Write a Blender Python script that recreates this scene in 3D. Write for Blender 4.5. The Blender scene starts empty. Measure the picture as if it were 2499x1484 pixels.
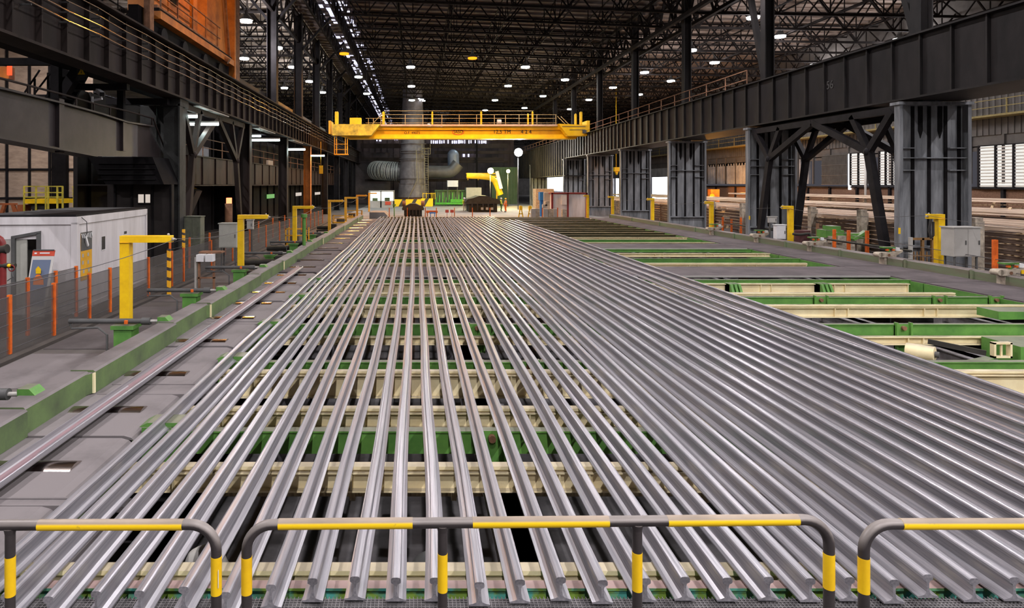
import bpy, math, random
from mathutils import Vector, Matrix
random.seed(7)
R = math.radians
SC = bpy.context.scene
COL = SC.collection
# ------------------------------------------------------------------ camera
CZ, F, VX, VY = 3.55, 1600.0, 1015.0, 450.0     # eye height, focal length in px, vanishing point
cam = bpy.data.cameras.new('camera'); camo = bpy.data.objects.new('camera', cam); COL.objects.link(camo)
cam.sensor_fit = 'HORIZONTAL'; cam.sensor_width = 36.0; cam.lens = 36.0 * F / 2499.0
cam.shift_x = (1249.5 - VX) / 2499.0; cam.shift_y = -(742.0 - VY) / 2499.0
cam.clip_start = 0.05; cam.clip_end = 600
camo.location = (0, 0, CZ); camo.rotation_euler = (R(90), 0, 0)
SC.camera = camo
# ------------------------------------------------------------------ world and exposure
W = bpy.data.worlds.new('world'); SC.world = W; W.use_nodes = True
W.node_tree.nodes['Background'].inputs[0].default_value = (0.86, 0.84, 1.0, 1)
W.node_tree.nodes['Background'].inputs[1].default_value = 0.06
SC.view_settings.view_transform = 'Standard'; SC.view_settings.look = 'None'
SC.view_settings.gamma = 1.0; SC.view_settings.exposure = 0.3; SC.view_settings.use_curve_mapping = False
SC.cycles.use_denoising = True
SC.cycles.max_bounces = 5; SC.cycles.diffuse_bounces = 3; SC.cycles.glossy_bounces = 3
SC.cycles.sample_clamp_indirect = 4.0; SC.cycles.caustics_reflective = False; SC.cycles.caustics_refractive = False
# hall lamps overhead (the high bays above the frame and those in view share this power)
LAMP_W = 3300.0
WHITE = (1.0, 0.95, 0.965); WARM = (1.0, 0.42, 0.06); COOL = (0.80, 1.0, 1.0)
# ------------------------------------------------------------------ helpers
def PX(px, Y): return (px - VX) / F * Y          # photo column at distance Y -> metres right of the eye
def PZ(py, Y): return CZ - (py - VY) / F * Y     # photo row at distance Y -> height
ORD = ['first','second','third','fourth','fifth','sixth','seventh','eighth','ninth','tenth','eleventh','twelfth','thirteenth','fourteenth','fifteenth','sixteenth','seventeenth','eighteenth','nineteenth','twentieth']
TENS = {20:'twenty', 30:'thirty', 40:'forty'}
def nth(i):
    if i < 20: return ORD[i]
    n = i + 1; t, u = n // 10 * 10, n % 10
    return (TENS[t][:-1] + 'ieth') if u == 0 else TENS[t] + '-' + ORD[u - 1]
MATS = {}
def mat(name, col, rough=.6, metal=0.0, var=.15, scale=3.0, stretch=(1, 1, 1), col2=None, dust=None, dust_lo=.55, emit=0.0, bump=0.0, spec=.4, thr=None):
    m = bpy.data.materials.new(name); m.use_nodes = True; nt = m.node_tree; N = nt.nodes; L = nt.links
    b = N['Principled BSDF']
    b.inputs['Roughness'].default_value = rough; b.inputs['Metallic'].default_value = metal
    b.inputs['Specular IOR Level'].default_value = spec
    tc = N.new('ShaderNodeTexCoord'); mp = N.new('ShaderNodeMapping'); mp.inputs['Scale'].default_value = stretch
    L.new(tc.outputs['Object'], mp.inputs['Vector'])
    ns = N.new('ShaderNodeTexNoise'); ns.inputs['Scale'].default_value = scale; ns.inputs['Detail'].default_value = 6
    ns.inputs['Roughness'].default_value = .65
    L.new(mp.outputs[0], ns.inputs['Vector'])
    rp = N.new('ShaderNodeValToRGB'); L.new(ns.outputs['Fac'], rp.inputs[0])
    lo, hi = thr if thr else (.32, .70)
    rp.color_ramp.elements[0].position = lo; rp.color_ramp.elements[1].position = hi
    c2 = col2 or tuple(max(0, c * (1 - 2 * var)) for c in col)
    rp.color_ramp.elements[0].color = (*c2, 1); rp.color_ramp.elements[1].color = (*[min(1, c * (1 + var)) for c in col], 1)
    out = rp.outputs[0]
    if dust:
        ge = N.new('ShaderNodeNewGeometry'); sp = N.new('ShaderNodeSeparateXYZ'); L.new(ge.outputs['Normal'], sp.inputs[0])
        mr = N.new('ShaderNodeMapRange'); L.new(sp.outputs['Z'], mr.inputs[0])
        mr.inputs[1].default_value = dust_lo - .15; mr.inputs[2].default_value = dust_lo + .15
        n2 = N.new('ShaderNodeTexNoise'); n2.inputs['Scale'].default_value = 2.2; n2.inputs['Detail'].default_value = 5; L.new(tc.outputs['Object'], n2.inputs['Vector'])
        r2 = N.new('ShaderNodeValToRGB'); L.new(n2.outputs['Fac'], r2.inputs[0])
        r2.color_ramp.elements[0].position = .28; r2.color_ramp.elements[1].position = .6
        r2.color_ramp.elements[0].color = (*[c * .55 for c in dust], 1); r2.color_ramp.elements[1].color = (*dust, 1)
        mx = N.new('ShaderNodeMix'); mx.data_type = 'RGBA'; L.new(mr.outputs[0], mx.inputs[0])
        L.new(out, mx.inputs[6]); L.new(r2.outputs[0], mx.inputs[7]); out = mx.outputs[2]
    L.new(out, b.inputs['Base Color'])
    if emit:
        L.new(out, b.inputs['Emission Color']); b.inputs['Emission Strength'].default_value = emit
    if bump:
        bp = N.new('ShaderNodeBump'); bp.inputs['Strength'].default_value = bump; bp.inputs['Distance'].default_value = .01
        L.new(ns.outputs['Fac'], bp.inputs['Height']); L.new(bp.outputs[0], b.inputs['Normal'])
    MATS[name] = m; return m
def lamp_mat(name, col, s):
    m = bpy.data.materials.new(name); m.use_nodes = True; nt = m.node_tree
    nt.nodes.remove(nt.nodes['Principled BSDF']); e = nt.nodes.new('ShaderNodeEmission')
    e.inputs[0].default_value = (*col, 1); e.inputs[1].default_value = s
    nt.links.new(e.outputs[0], nt.nodes['Material Output'].inputs[0]); MATS[name] = m; return m
def stripes(name, c1, c2, vec, scale, rough=.5):
    """painted bands: two colours alternating along vec"""
    m = bpy.data.materials.new(name); m.use_nodes = True; nt = m.node_tree; N = nt.nodes; L = nt.links
    tc = N.new('ShaderNodeTexCoord'); d = N.new('ShaderNodeVectorMath'); d.operation = 'DOT_PRODUCT'; d.inputs[1].default_value = vec
    L.new(tc.outputs['Object'], d.inputs[0])
    mu = N.new('ShaderNodeMath'); mu.operation = 'MULTIPLY'; mu.inputs[1].default_value = scale; L.new(d.outputs['Value'], mu.inputs[0])
    fr = N.new('ShaderNodeMath'); fr.operation = 'FRACT'; L.new(mu.outputs[0], fr.inputs[0])
    gt = N.new('ShaderNodeMath'); gt.operation = 'GREATER_THAN'; gt.inputs[1].default_value = .68; L.new(fr.outputs[0], gt.inputs[0])
    mx = N.new('ShaderNodeMix'); mx.data_type = 'RGBA'; mx.inputs[6].default_value = (*c1, 1); mx.inputs[7].default_value = (*c2, 1)
    L.new(gt.outputs[0], mx.inputs[0]); L.new(mx.outputs[2], N['Principled BSDF'].inputs['Base Color'])
    N['Principled BSDF'].inputs['Roughness'].default_value = rough; MATS[name] = m; return m
def mesh_sheet(name, col, alpha):
    """fine woven wire sheet: mostly holes"""
    m = bpy.data.materials.new(name); m.use_nodes = True; nt = m.node_tree; N = nt.nodes
    b = N['Principled BSDF']; b.inputs['Base Color'].default_value = (*col, 1); b.inputs['Alpha'].default_value = alpha; b.inputs['Roughness'].default_value = .8
    MATS[name] = m; return m

ORI = {}
class MB:
    def __init__(s): s.v = []; s.f = []; s.sm = []
    def add(s, vs, fs, smooth=False):
        o = len(s.v); s.v += [Vector(v) for v in vs]; s.f += [tuple(i + o for i in f) for f in fs]; s.sm += [smooth] * len(fs); return s
    def box(s, x0, x1, y0, y1, z0, z1):
        x0, x1 = sorted((x0, x1)); y0, y1 = sorted((y0, y1)); z0, z1 = sorted((z0, z1))
        return s.add([(x0,y0,z0),(x1,y0,z0),(x1,y1,z0),(x0,y1,z0),(x0,y0,z1),(x1,y0,z1),(x1,y1,z1),(x0,y1,z1)],
                     [(3,2,1,0),(4,5,6,7),(0,1,5,4),(1,2,6,5),(2,3,7,6),(3,0,4,7)])
    def bar(s, p, q, w, h=None, up=(0, 0, 1)):
        p, q = Vector(p), Vector(q); h = h or w; d = (q - p).normalized(); u = Vector(up)
        if abs(d.dot(u)) > .98: u = Vector((0, 1, 0))
        a = d.cross(u).normalized() * w / 2; b = a.cross(d).normalized() * h / 2
        vs = [p - a - b, p + a - b, p + a + b, p - a + b, q - a - b, q + a - b, q + a + b, q - a + b]
        return s.add(vs, [(0,1,2,3),(7,6,5,4),(4,5,1,0),(5,6,2,1),(6,7,3,2),(7,4,0,3)])
    def cyl(s, p, q, r, n=12, r2=None, caps=True, smooth=True):
        return s.tube([p, q], r, n, r2=r2, caps=caps)
    def tube(s, pts, r, n=10, r2=None, caps=True):
        pts = [Vector(p) for p in pts]; k = len(pts); rings = []
        ref = None
        for i, p in enumerate(pts):
            d = (pts[min(i + 1, k - 1)] - pts[max(i - 1, 0)]).normalized()
            if ref is None:
                ref = Vector((0, 0, 1)) if abs(d.z) < .9 else Vector((0, 1, 0))
            a = d.cross(ref).normalized(); b = a.cross(d).normalized(); ref = b
            rr = r if r2 is None else r + (r2 - r) * i / (k - 1)
            rings.append([p + a * rr * math.cos(2 * math.pi * j / n) + b * rr * math.sin(2 * math.pi * j / n) for j in range(n)])
        o = len(s.v); fs = []
        vs = [v for rg in rings for v in rg]
        for i in range(k - 1):
            for j in range(n):
                fs.append((i*n+j, i*n+(j+1)%n, (i+1)*n+(j+1)%n, (i+1)*n+j))
        s.add(vs, [f[::-1] for f in fs], True)
        if caps:
            s.f += [tuple(o + j for j in range(n)), tuple(o + (k-1)*n + j for j in range(n))[::-1]]; s.sm += [False, False]
        return s
    def prism(s, prof, axis, a, b, smooth=False):
        """prof: 2D outline; axis 'y': (x,z); 'x': (y,z); 'z': (x,y)"""
        n = len(prof)
        def pt(u, v, w): return {'y': (u, w, v), 'x': (w, u, v), 'z': (u, v, w)}[axis]
        vs = [pt(u, v, a) for u, v in prof] + [pt(u, v, b) for u, v in prof]
        fs = [tuple(range(n)), tuple(range(2*n-1, n-1, -1))] + [(i, i+n, (i+1)%n+n, (i+1)%n) for i in range(n)]
        return s.add(vs, fs, smooth)
    def ball(s, c, r, n=10, m=7, sx=1, sy=1, sz=1, lo=-90):
        c = Vector(c); vs = []
        for i in range(m + 1):
            t = R(lo + (90 - lo) * i / m)
            for j in range(n):
                a = 2 * math.pi * j / n
                vs.append(c + Vector((math.cos(t)*math.cos(a)*r*sx, math.cos(t)*math.sin(a)*r*sy, math.sin(t)*r*sz)))
        return s.add(vs, [(i*n+j, i*n+(j+1)%n, (i+1)*n+(j+1)%n, (i+1)*n+j) for i in range(m) for j in range(n)], True)
    def xf(s, M):
        s.v = [M @ v for v in s.v]; return s
    def obj(s, name, m, parent=None, label=None, bevel=0):
        me = bpy.data.meshes.new(name)
        if parent is None:
            xs = [v.x for v in s.v]; ys = [v.y for v in s.v]; zs = [v.z for v in s.v]
            o3 = Vector(((min(xs)+max(xs))/2, (min(ys)+max(ys))/2, min(zs)))
        else: o3 = ORI[parent.name]
        me.from_pydata([tuple(v - o3) for v in s.v], [], s.f); me.materials.append(m)
        me.polygons.foreach_set('use_smooth', s.sm)
        # consistent outward normals
        import bmesh
        bm = bmesh.new(); bm.from_mesh(me); bmesh.ops.recalc_face_normals(bm, faces=bm.faces)
        for e in bm.edges:
            if len(e.link_faces) == 2 and e.calc_face_angle(0) > .66: e.smooth = False
        bm.to_mesh(me); bm.free()
        me.update()
        o = bpy.data.objects.new(name, me); COL.objects.link(o)
        if parent is None: o.location = o3
        else: o.parent = parent
        ORI[o.name] = o3
        if label: o['label'] = label
        if bevel:
            bv = o.modifiers.new('bevel', 'BEVEL'); bv.width = bevel; bv.segments = 2; bv.limit_method = 'ANGLE'; bv.angle_limit = R(40)
        return o
def tag(o, label, cat, group=None):
    o['label'] = label; o['category'] = cat
    if group: o['group'] = group
    return o
def thing(name, label, cat, loc, group=None):
    o = bpy.data.objects.new(name, None); COL.objects.link(o); o.location = loc; o.empty_display_size = .2
    ORI[o.name] = Vector(loc); return tag(o, label, cat, group)
def struct(o): o['kind'] = 'structure'; return o
def copy_tree(o, parent=None):
    c = o.copy(); COL.objects.link(c); c.parent = parent; ORI[c.name] = ORI[o.name].copy()
    for ch in list(o.children): copy_tree(ch, c)
    return c
def move(o, loc):
    o.location = loc; ORI[o.name] = Vector(loc); return o
def spot(name, loc, parent, power, col, ang=162, r=.12, blend=.6):
    l = bpy.data.lights.new(name, 'SPOT'); l.energy = power; l.color = col; l.spot_size = R(ang); l.spot_blend = blend; l.shadow_soft_size = r
    o = bpy.data.objects.new(name, l); COL.objects.link(o); o.parent = parent; o.location = Vector(loc) - ORI[parent.name]; return o
def point(name, loc, parent, power, col, r=.3):
    l = bpy.data.lights.new(name, 'POINT'); l.energy = power; l.color = col; l.shadow_soft_size = r
    o = bpy.data.objects.new(name, l); COL.objects.link(o); o.parent = parent; o.location = Vector(loc) - ORI[parent.name]; return o
def text(body, loc, size, m, parent, rot=(90, 0, 0), depth=.01, name='lettering', align='CENTER', sx=1.0):
    cu = bpy.data.curves.new(name, 'FONT'); cu.body = body; cu.size = size; cu.extrude = depth; cu.align_x = align; cu.align_y = 'CENTER'
    cu.materials.append(m); o = bpy.data.objects.new(name, cu); COL.objects.link(o); o.parent = parent
    o.location = Vector(loc) - ORI[parent.name]; o.rotation_euler = tuple(R(a) for a in rot); o.scale = (sx, 1, 1)
    me = text_mesh(o)
    mo = bpy.data.objects.new(name, me); COL.objects.link(mo); mo.parent = parent; mo.location = o.location; mo.rotation_euler = o.rotation_euler; mo.scale = o.scale
    if not me.materials: me.materials.append(m)
    bpy.data.objects.remove(o); ORI[mo.name] = Vector(loc); return mo
def text_mesh(o):
    bpy.context.view_layer.update(); dg = bpy.context.evaluated_depsgraph_get()
    return bpy.data.meshes.new_from_object(o.evaluated_get(dg), depsgraph=dg)
# ------------------------------------------------------------------ materials
DUST = (.165, .147, .15)
mat('rail', (.365, .345, .372), .30, .34, .10, 6, (9, .12, 9), col2=(.21, .21, .235), spec=.5)
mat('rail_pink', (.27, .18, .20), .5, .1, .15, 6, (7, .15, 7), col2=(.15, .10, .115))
mat('cream', (.96, .84, .54), .5, 0, .06, 2.5, col2=(.84, .69, .40), dust=(.58, .50, .35), dust_lo=.8)
mat('green', (.13, .31, .06), .5, 0, .15, 2.0, col2=(.075, .21, .045), dust=(.20, .21, .15), dust_lo=.85)
mat('green_dusty', (.125, .195, .07), .6, 0, .18, 1.6, col2=(.075, .10, .055), dust=DUST, dust_lo=.55)
mat('teal', (.10, .42, .36), .5, 0, .1, 5, col2=(.26, .42, .07), dust=(.42, .29, .27), dust_lo=.8, thr=(.42, .58))
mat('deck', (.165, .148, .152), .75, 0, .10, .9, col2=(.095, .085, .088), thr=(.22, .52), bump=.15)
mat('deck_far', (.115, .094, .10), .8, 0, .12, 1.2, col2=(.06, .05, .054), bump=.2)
mat('plate', (.11, .098, .10), .7, 0, .15, .7, col2=(.055, .048, .05))
mat('floor', (.12, .105, .10), .8, 0, .15, .5, col2=(.06, .053, .05), bump=.1)
mat('floor_dark', (.07, .06, .055), .85, 0, .15, .6, col2=(.04, .034, .03))
mat('concrete', (.26, .24, .23), .8, 0, .12, .6, col2=(.16, .148, .14))
mat('pit', (.10, .094, .10), .9, 0, .25, 1.0)
mat('pit_steel', (.26, .245, .26), .6, .1, .3, 2.0, col2=(.09, .085, .095))
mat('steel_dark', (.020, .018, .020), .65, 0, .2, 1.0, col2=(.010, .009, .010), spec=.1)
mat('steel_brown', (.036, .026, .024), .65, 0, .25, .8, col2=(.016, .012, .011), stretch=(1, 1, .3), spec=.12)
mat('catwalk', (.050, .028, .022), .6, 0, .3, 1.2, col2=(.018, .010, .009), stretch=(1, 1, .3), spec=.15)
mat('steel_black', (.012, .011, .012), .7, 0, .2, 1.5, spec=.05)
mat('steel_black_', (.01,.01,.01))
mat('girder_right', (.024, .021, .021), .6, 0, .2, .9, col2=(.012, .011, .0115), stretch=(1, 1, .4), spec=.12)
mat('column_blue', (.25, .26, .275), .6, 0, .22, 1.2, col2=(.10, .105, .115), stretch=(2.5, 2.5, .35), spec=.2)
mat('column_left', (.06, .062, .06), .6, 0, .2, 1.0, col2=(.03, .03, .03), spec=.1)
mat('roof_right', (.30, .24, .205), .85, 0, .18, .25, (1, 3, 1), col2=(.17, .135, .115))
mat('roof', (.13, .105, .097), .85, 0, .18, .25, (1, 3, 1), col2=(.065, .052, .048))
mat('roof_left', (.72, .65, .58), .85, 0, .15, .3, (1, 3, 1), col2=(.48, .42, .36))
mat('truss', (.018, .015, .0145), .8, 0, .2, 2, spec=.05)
mat('yellow', (.95, .62, .01), .45, 0, .06, 3, col2=(.78, .45, .01))
mat('yellow_crane', (.95, .62, .01), .4, 0, .05, 1, col2=(.80, .47, .01))
mat('yellow_dirty', (.62, .50, .05), .6, 0, .25, 1.2, col2=(.22, .19, .04))
mat('yellow_rub', (.92, .60, .01), .5, 0, .08, 20, col2=(.35, .25, .05), dust=(.34, .27, .21), dust_lo=.45, thr=(.22, .36))
mat('amber', (.80, .42, .03), .5, 0, .1, 3)
mat('orange', (.85, .17, .02), .5, 0, .12, 4, col2=(.50, .08, .01))
mat('orange_lit_paint', (.64, .225, .03), .55, 0, .12, 1.0, col2=(.32, .10, .015))  # orange lamplight put into the colour; a plain orange box shares it
mat('pipe_grey', (.055, .046, .046), .45, .15, .1, 6, col2=(.035, .03, .03), dust=(.24, .212, .20), dust_lo=.2)
mat('white_box', (.74, .71, .73), .55, 0, .05, 1.0, col2=(.55, .52, .53), stretch=(2, 2, .3))
mat('white_paint', (.80, .80, .82), .5, 0, .04, 4)
mat('grey_box', (.42, .42, .38), .5, 0, .08, 2)
mat('grey_light', (.43, .415, .39), .5, 0, .06, 2)
mat('grey_dark', (.10, .10, .10), .6, 0, .15, 2)
mat('red', (.24, .03, .03), .45, 0, .15, 3)
mat('red_paint', (.62, .09, .05), .5, 0, .1, 3)
mat('blue', (.02, .19, .62), .5, 0, .1, 3)
mat('banner_blue', (.16, .20, .30), .6, 0, .05, 1)
mat('banner_pale', (.62, .60, .58), .6, 0, .03, 1)
mat('wall_tan', (.50, .38, .29), .85, 0, .14, 1.1, (1, 1, 3), col2=(.34, .25, .19))
mat('brick', (.22, .12, .075), .9, 0, .25, 9, col2=(.13, .07, .045))
mat('clad', (.11, .10, .095), .75, 0, .12, .7, col2=(.07, .064, .06))
mat('clad_pale', (.42, .42, .44), .7, 0, .12, .7, col2=(.24, .24, .25))
mat('green_wall', (.15, .20, .12), .8, 0, .2, .5, col2=(.11, .18, .08))
mat('stack', (.15, .132, .138), .5, .15, .15, 1.2, col2=(.09, .078, .082))
mat('pipe_far', (.13, .122, .122), .45, .3, .15, .8)
mat('pipe_blue', (.22, .25, .34), .45, .2, .1, 1)
mat('pile', (.88, .72, .58), .5, .15, .10, 4, (6, .15, 6), col2=(.48, .36, .28))
mat('pile_dark', (.15, .10, .075), .7, .1, .3, 5, (5, .2, 5), col2=(.06, .04, .03))
mat('timber', (.60, .44, .27), .8, 0, .2, 5, (1, 1, 1), col2=(.34, .23, .13))
mat('brass', (.50, .44, .40), .2, 1.0, .2, 12, (.3, 6, 6), col2=(.30, .26, .23))
mat('copper_strip', (.62, .50, .40), .22, .95, .1, 3)
mat('tan_shaft', (.62, .50, .30), .45, .1, .15, 8, (4, .5, .5), col2=(.28, .20, .12))
mat('grate', (.21, .20, .205), .6, .3, .25, 9, col2=(.10, .095, .10))
mat('machine_dark', (.05, .047, .042), .7, .0, .2, 2, dust=(.085, .08, .06), dust_lo=.6, spec=.15)
mat('skin', (.60, .36, .26), .6, 0, .05, 6)
mat('hivis', (.62, .85, .05), .6, 0, .05, 6)
mat('hivis_orange', (.90, .22, .03), .6, 0, .05, 6)
mat('cloth_dark', (.04, .05, .07), .8, 0, .1, 6)
mat('black_paint', (.03, .028, .028), .6, 0, .1, 5)
mat('wire', (.12, .115, .12), .5, .4, .1, 5)
mat('louvre', (.62, .60, .58), .4, .2, .1, 2, stretch=(1, 1, 8))
mat('rust', (.28, .14, .08), .8, 0, .25, 3)
stripes('hazard', (.95, .62, .01), (.05, .045, .04), (1, 0, -.55), .55)
stripes('hazard_post', (.90, .45, .02), (.05, .04, .04), (.3, 0, 1), 3.2)
mesh_sheet('wire_mesh', (.11, .10, .095), .45)
mesh_sheet('glass', (.30, .34, .34), .35)
lamp_mat('lamp_white', (1, .97, .97), 60); lamp_mat('lamp_warm', (1, .27, .01), 2.0); lamp_mat('lamp_cool', (.80, 1, 1), 25)
lamp_mat('tube_white', (.80, 1, .97), 14); lamp_mat('lamp_yellow', (1, .85, .35), 60)
lamp_mat('daylight', (.93, .95, 1), 3.2); lamp_mat('window_glow', (.72, .72, 1.0), 1.5); lamp_mat('room_glow', (.85, 1, .93), 1.6); lamp_mat('flame', (1, .20, .08), 3)
lamp_mat('pane_dim', (.95, .82, .72), .55); lamp_mat('pane_green', (.35, .75, .25), .5); lamp_mat('signal_red', (1, .06, .02), 2.0); lamp_mat('hot_orange', (1, .28, .05), 1.2)
M = MATS
# ================================================================== THE SETTING
BED0, BED1 = -3.36, 15.6          # cooling bed edges
# floors: the bed stands over a pit
struct(MB().box(-60, -8.2, -20, 240, -.3, 0).obj('floor', M['floor_dark']))
struct(MB().box(-8.2, -4.75, -20, 64, -.3, 0.05).obj('floor', M['floor']))
struct(MB().box(-8.2, 20, 64, 240, -.3, 0).obj('floor', M['concrete']))
struct(MB().box(17.4, 20, -20, 64, -.3, 0).obj('floor', M['floor_dark']))
struct(MB().box(20, 60, -20, 240, -.3, 0).obj('floor', M['floor']))
struct(MB().box(-4.75, 17.4, -20, 64, -1.9, -1.6).obj('floor', M['pit']))
struct(MB().box(-4.85, -4.75, -20, 64, -1.9, -.3).obj('wall_pit', M['pit']))
struct(MB().box(17.4, 17.5, -20, 64, -1.9, -.3).obj('wall_pit', M['pit']))
struct(MB().box(-4.75, 17.4, 64, 64.2, -1.9, -.3).obj('wall_pit', M['pit']))
kb = MB().prism([(-8.55, 0), (-7.95, 0), (-7.95, .12), (-8.05, .16), (-8.55, .16)], 'y', 2, 62)
struct(kb.obj('trim_kerb', M['floor_dark']))
# joints of the steel floor plates beside the roller table
for i, y in enumerate([8.6, 11.2, 13.9, 16.4, 19.5]):
    tag(MB().box(-7.9, -5.0, y, y + 2.3, .05, .062).obj('floor_plate', M['deck' if i < 2 else 'plate']), 'grey steel floor plate between the orange fence and the roller table, %s from the front' % nth(i), 'floor plate', 'steel plates beside the roller table')
# ---- roof
RL, RR = 20.9, 19.6
def roof_bay(name, x0, z0, x1, z1, m, y0=-20, y1=225):
    mb = MB().add([(x0, y0, z0), (x1, y0, z1), (x1, y1, z1), (x0, y1, z0), (x0, y0, z0+.15), (x1, y0, z1+.15), (x1, y1, z1+.15), (x0, y1, z0+.15)],
                  [(0,1,2,3),(4,7,6,5),(0,4,5,1),(1,5,6,2),(2,6,7,3),(3,7,4,0)])
    y = 36.0
    while y < y1:                                    # purlin ribs of the sheeting
        mb.bar((x0, y, z0 - .08), (x1, y, z1 - .08), .10, .18); y += 1.5 if y < 130 else 4
    return struct(mb.obj(name, m))
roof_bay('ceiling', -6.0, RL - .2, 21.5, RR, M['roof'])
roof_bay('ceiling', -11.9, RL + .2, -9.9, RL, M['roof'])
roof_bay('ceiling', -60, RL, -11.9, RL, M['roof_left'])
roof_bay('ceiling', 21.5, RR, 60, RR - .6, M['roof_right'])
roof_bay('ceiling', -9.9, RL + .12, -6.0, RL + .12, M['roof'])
# skylight strip along the left edge of the main bay
sk = MB()
for k in range(150):
    y = 55 + k * 1.12
    for j in range(4):
        if random.random() < .5:
            x = -9.8 + j * .95 + random.uniform(0, .3); sk.box(x, x + random.uniform(.25, .8), y, y + random.uniform(.3, 1.05), RL - .15, RL - .11)
struct(sk.obj('window_1', M['window_glow']))
sk = MB()
for (x0, x1, y0, y1, n) in ((2.6, 6.8, 148, 176, 70), (-5.6, -2.0, 150, 170, 16), (8.5, 11, 168, 182, 14), (.0, 1.0, 104, 108, 5), (-9.8, -5, 205, 224, 40)):
    for k in range(n):
        x = random.uniform(x0, x1); y = random.uniform(y0, y1); sk.box(x, x + random.uniform(.15, .6), y, y + random.uniform(.3, 1.6), RL - 3.3 - (x + 6) * .047, RL - 3.26 - (x + 6) * .047)
struct(sk.obj('window_13', M['daylight']))
# ---- side walls and far wall
def corr(mb, x, y0, y1, z0, z1, step=.9, d=.12):
    mb.box(x, x + .2, y0, y1, z0, z1)
    y = y0
    while y < y1: mb.box(x - d, x, y, y + step * .3, z0, z1); y += step
struct(corr(MB(), 45, 20, 230, 7.4, 20, 1.3) or MB().box(45, 45.2, 20, 230, 7.4, 20).obj('wall_right', M['clad']))
wr = MB(); wr.box(45, 45.2, 20, 230, 6.5, 7.4)
for y in range(20, 116, 3): wr.box(44.85, 45, y, y + .2, 3.6, 7.4)
wr.box(45.0, 45.2, 20, 115.5, 6.2, 6.6)
struct(wr.obj('wall_right', M['clad']))
up = MB(); corr(up, 44.9, 20, 230, 7.4, 13.5, .55, .06); struct(up.obj('wall_right', M['clad']))
pl = MB(); corr(pl, 45.0, 75, 116, 3.6, 6.5, .8, .08); corr(pl, 45.0, 126.5, 145, .0, 6.5, .8, .08); corr(pl, 45, 149.5, 230, 0, 6.5, .8, .08)
pl.box(45, 45.2, 116, 126.5, 4.9, 6.5); pl.box(45, 45.2, 145, 149.5, 4.9, 6.5)
struct(pl.obj('wall_right', M['clad_pale']))
br = MB(); br.box(45, 45.25, 20, 116, 0, 3.2); struct(br.obj('wall_right', M['brick']))
bt = MB()
for y in [30, 34, 38, 42, 46.3, 50, 53.6, 58, 62, 66.6, 71, 75, 80, 86, 92, 98, 104, 110]: bt.box(44.8, 45, y, y + .25, 0, 3.3)
bt.box(44.8, 45, 20, 116, 3.2, 3.35); struct(bt.obj('trim_1', M['steel_dark']))
cw = MB()                                            # crane walkway and its rail along the right wall
cw.box(43.6, 45, 30, 140, 8.7, 8.85)
for k in range(24): cw.bar((43.6, 30 + k * 4.6, 8.85), (43.6, 30 + k * 4.6, 9.95), .07)
for z in (9.4, 9.95): cw.bar((43.6, 30, z), (43.6, 140, z), .06)
tag(cw.obj('wall_walkway', mat('ochre', (.24, .19, .07), .7)), 'yellow railed walkway high along the right cladding wall', 'walkway')
# louvred windows
def louvre(n, y0, y1, z0=3.35, z1=6.7, cols=3):
    fr = MB(); w = (y1 - y0) / cols
    for k in range(cols + 1): fr.box(44.72, 44.9, y0 + k * w - .05, y0 + k * w + .05, z0, z1)
    fr.box(44.72, 44.9, y0, y1, z0 - .08, z0); fr.box(44.72, 44.9, y0, y1, z1, z1 + .08)
    f = struct(fr.obj('window_%d' % n, M['steel_dark']))
    sl = MB(); z = z0 + .12
    while z < z1 - .08:
        sl.box(44.82, 44.9, y0, y1, z, z + .10); z += .25
    sl.obj('slats', M['louvre'], f)
    MB().box(44.93, 44.96, y0, y1, z0, z1).obj('pane', M['pane_bright'], f)
lamp_mat('pane_bright', (.95, .93, .88), .8)
louvre(2, 43, 52.2, 3.25, 6.55, 6); louvre(3, 60.8, 63.4, 3.5, 6.7, 3); louvre(4, 65.2, 67.6, 3.5, 6.7, 2)
ms = MB(); ms.box(44.85, 44.95, 68.1, 72.4, 3.5, 6.7); w5 = struct(ms.obj('window_5', M['mesh_pane']) if 'mesh_pane' in M else ms.obj('window_5', lamp_mat('mesh_pane', (.62, .60, .55), .35)))
wg = MB()
for k in range(40): wg.box(44.78, 44.85, 68.1 + k * .108, 68.1 + k * .108 + .05, 3.5, 6.7)
for z in (3.5, 4.5, 5.6, 6.65): wg.box(44.74, 44.8, 68.1, 72.4, z, z + .06)
wg.obj('wire_lattice', M['grey_dark'], w5)
struct(MB().box(44.8, 44.9, 67.62, 67.95, 3.0, 6.7).obj('window_6', M['daylight']))
# open doorways with daylight outside
struct(MB().box(45.6, 45.7, 116, 126.5, 0, 4.9).obj('door_1', M['daylight']))
struct(MB().box(45.6, 45.7, 145, 149.5, 0, 4.9).obj('door_2', M['daylight']))
struct(MB().box(44.5, 44.6, 199, 222, 1.5, 6.2).obj('door_3', M['daylight']))
# far end and left side
struct(MB().box(-60, 60, 228, 228.4, 0, 20.6).obj('wall_back', M['clad']))
eb = MB(); 
for (x0, x1, z0, z1) in [(-8, -5, 12, 15), (3.6, 9.5, 19.0, 14.2), (-2, 0.5, 14, 17), (10.5, 12, 15, 17), (-11, -8.5, 15, 20)]:
    for k in range(26):
        u = random.uniform(x0, x1); z = random.uniform(z0, z1) ; eb.box(u, u + random.uniform(.2, .8), 227.7, 227.8, z, z + random.uniform(.15, .9))
struct(eb.obj('window_7', M['daylight']))
struct(MB().box(-60, -59.6, -20, 228, 0, 20.6).obj('wall_left', M['clad']))
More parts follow.
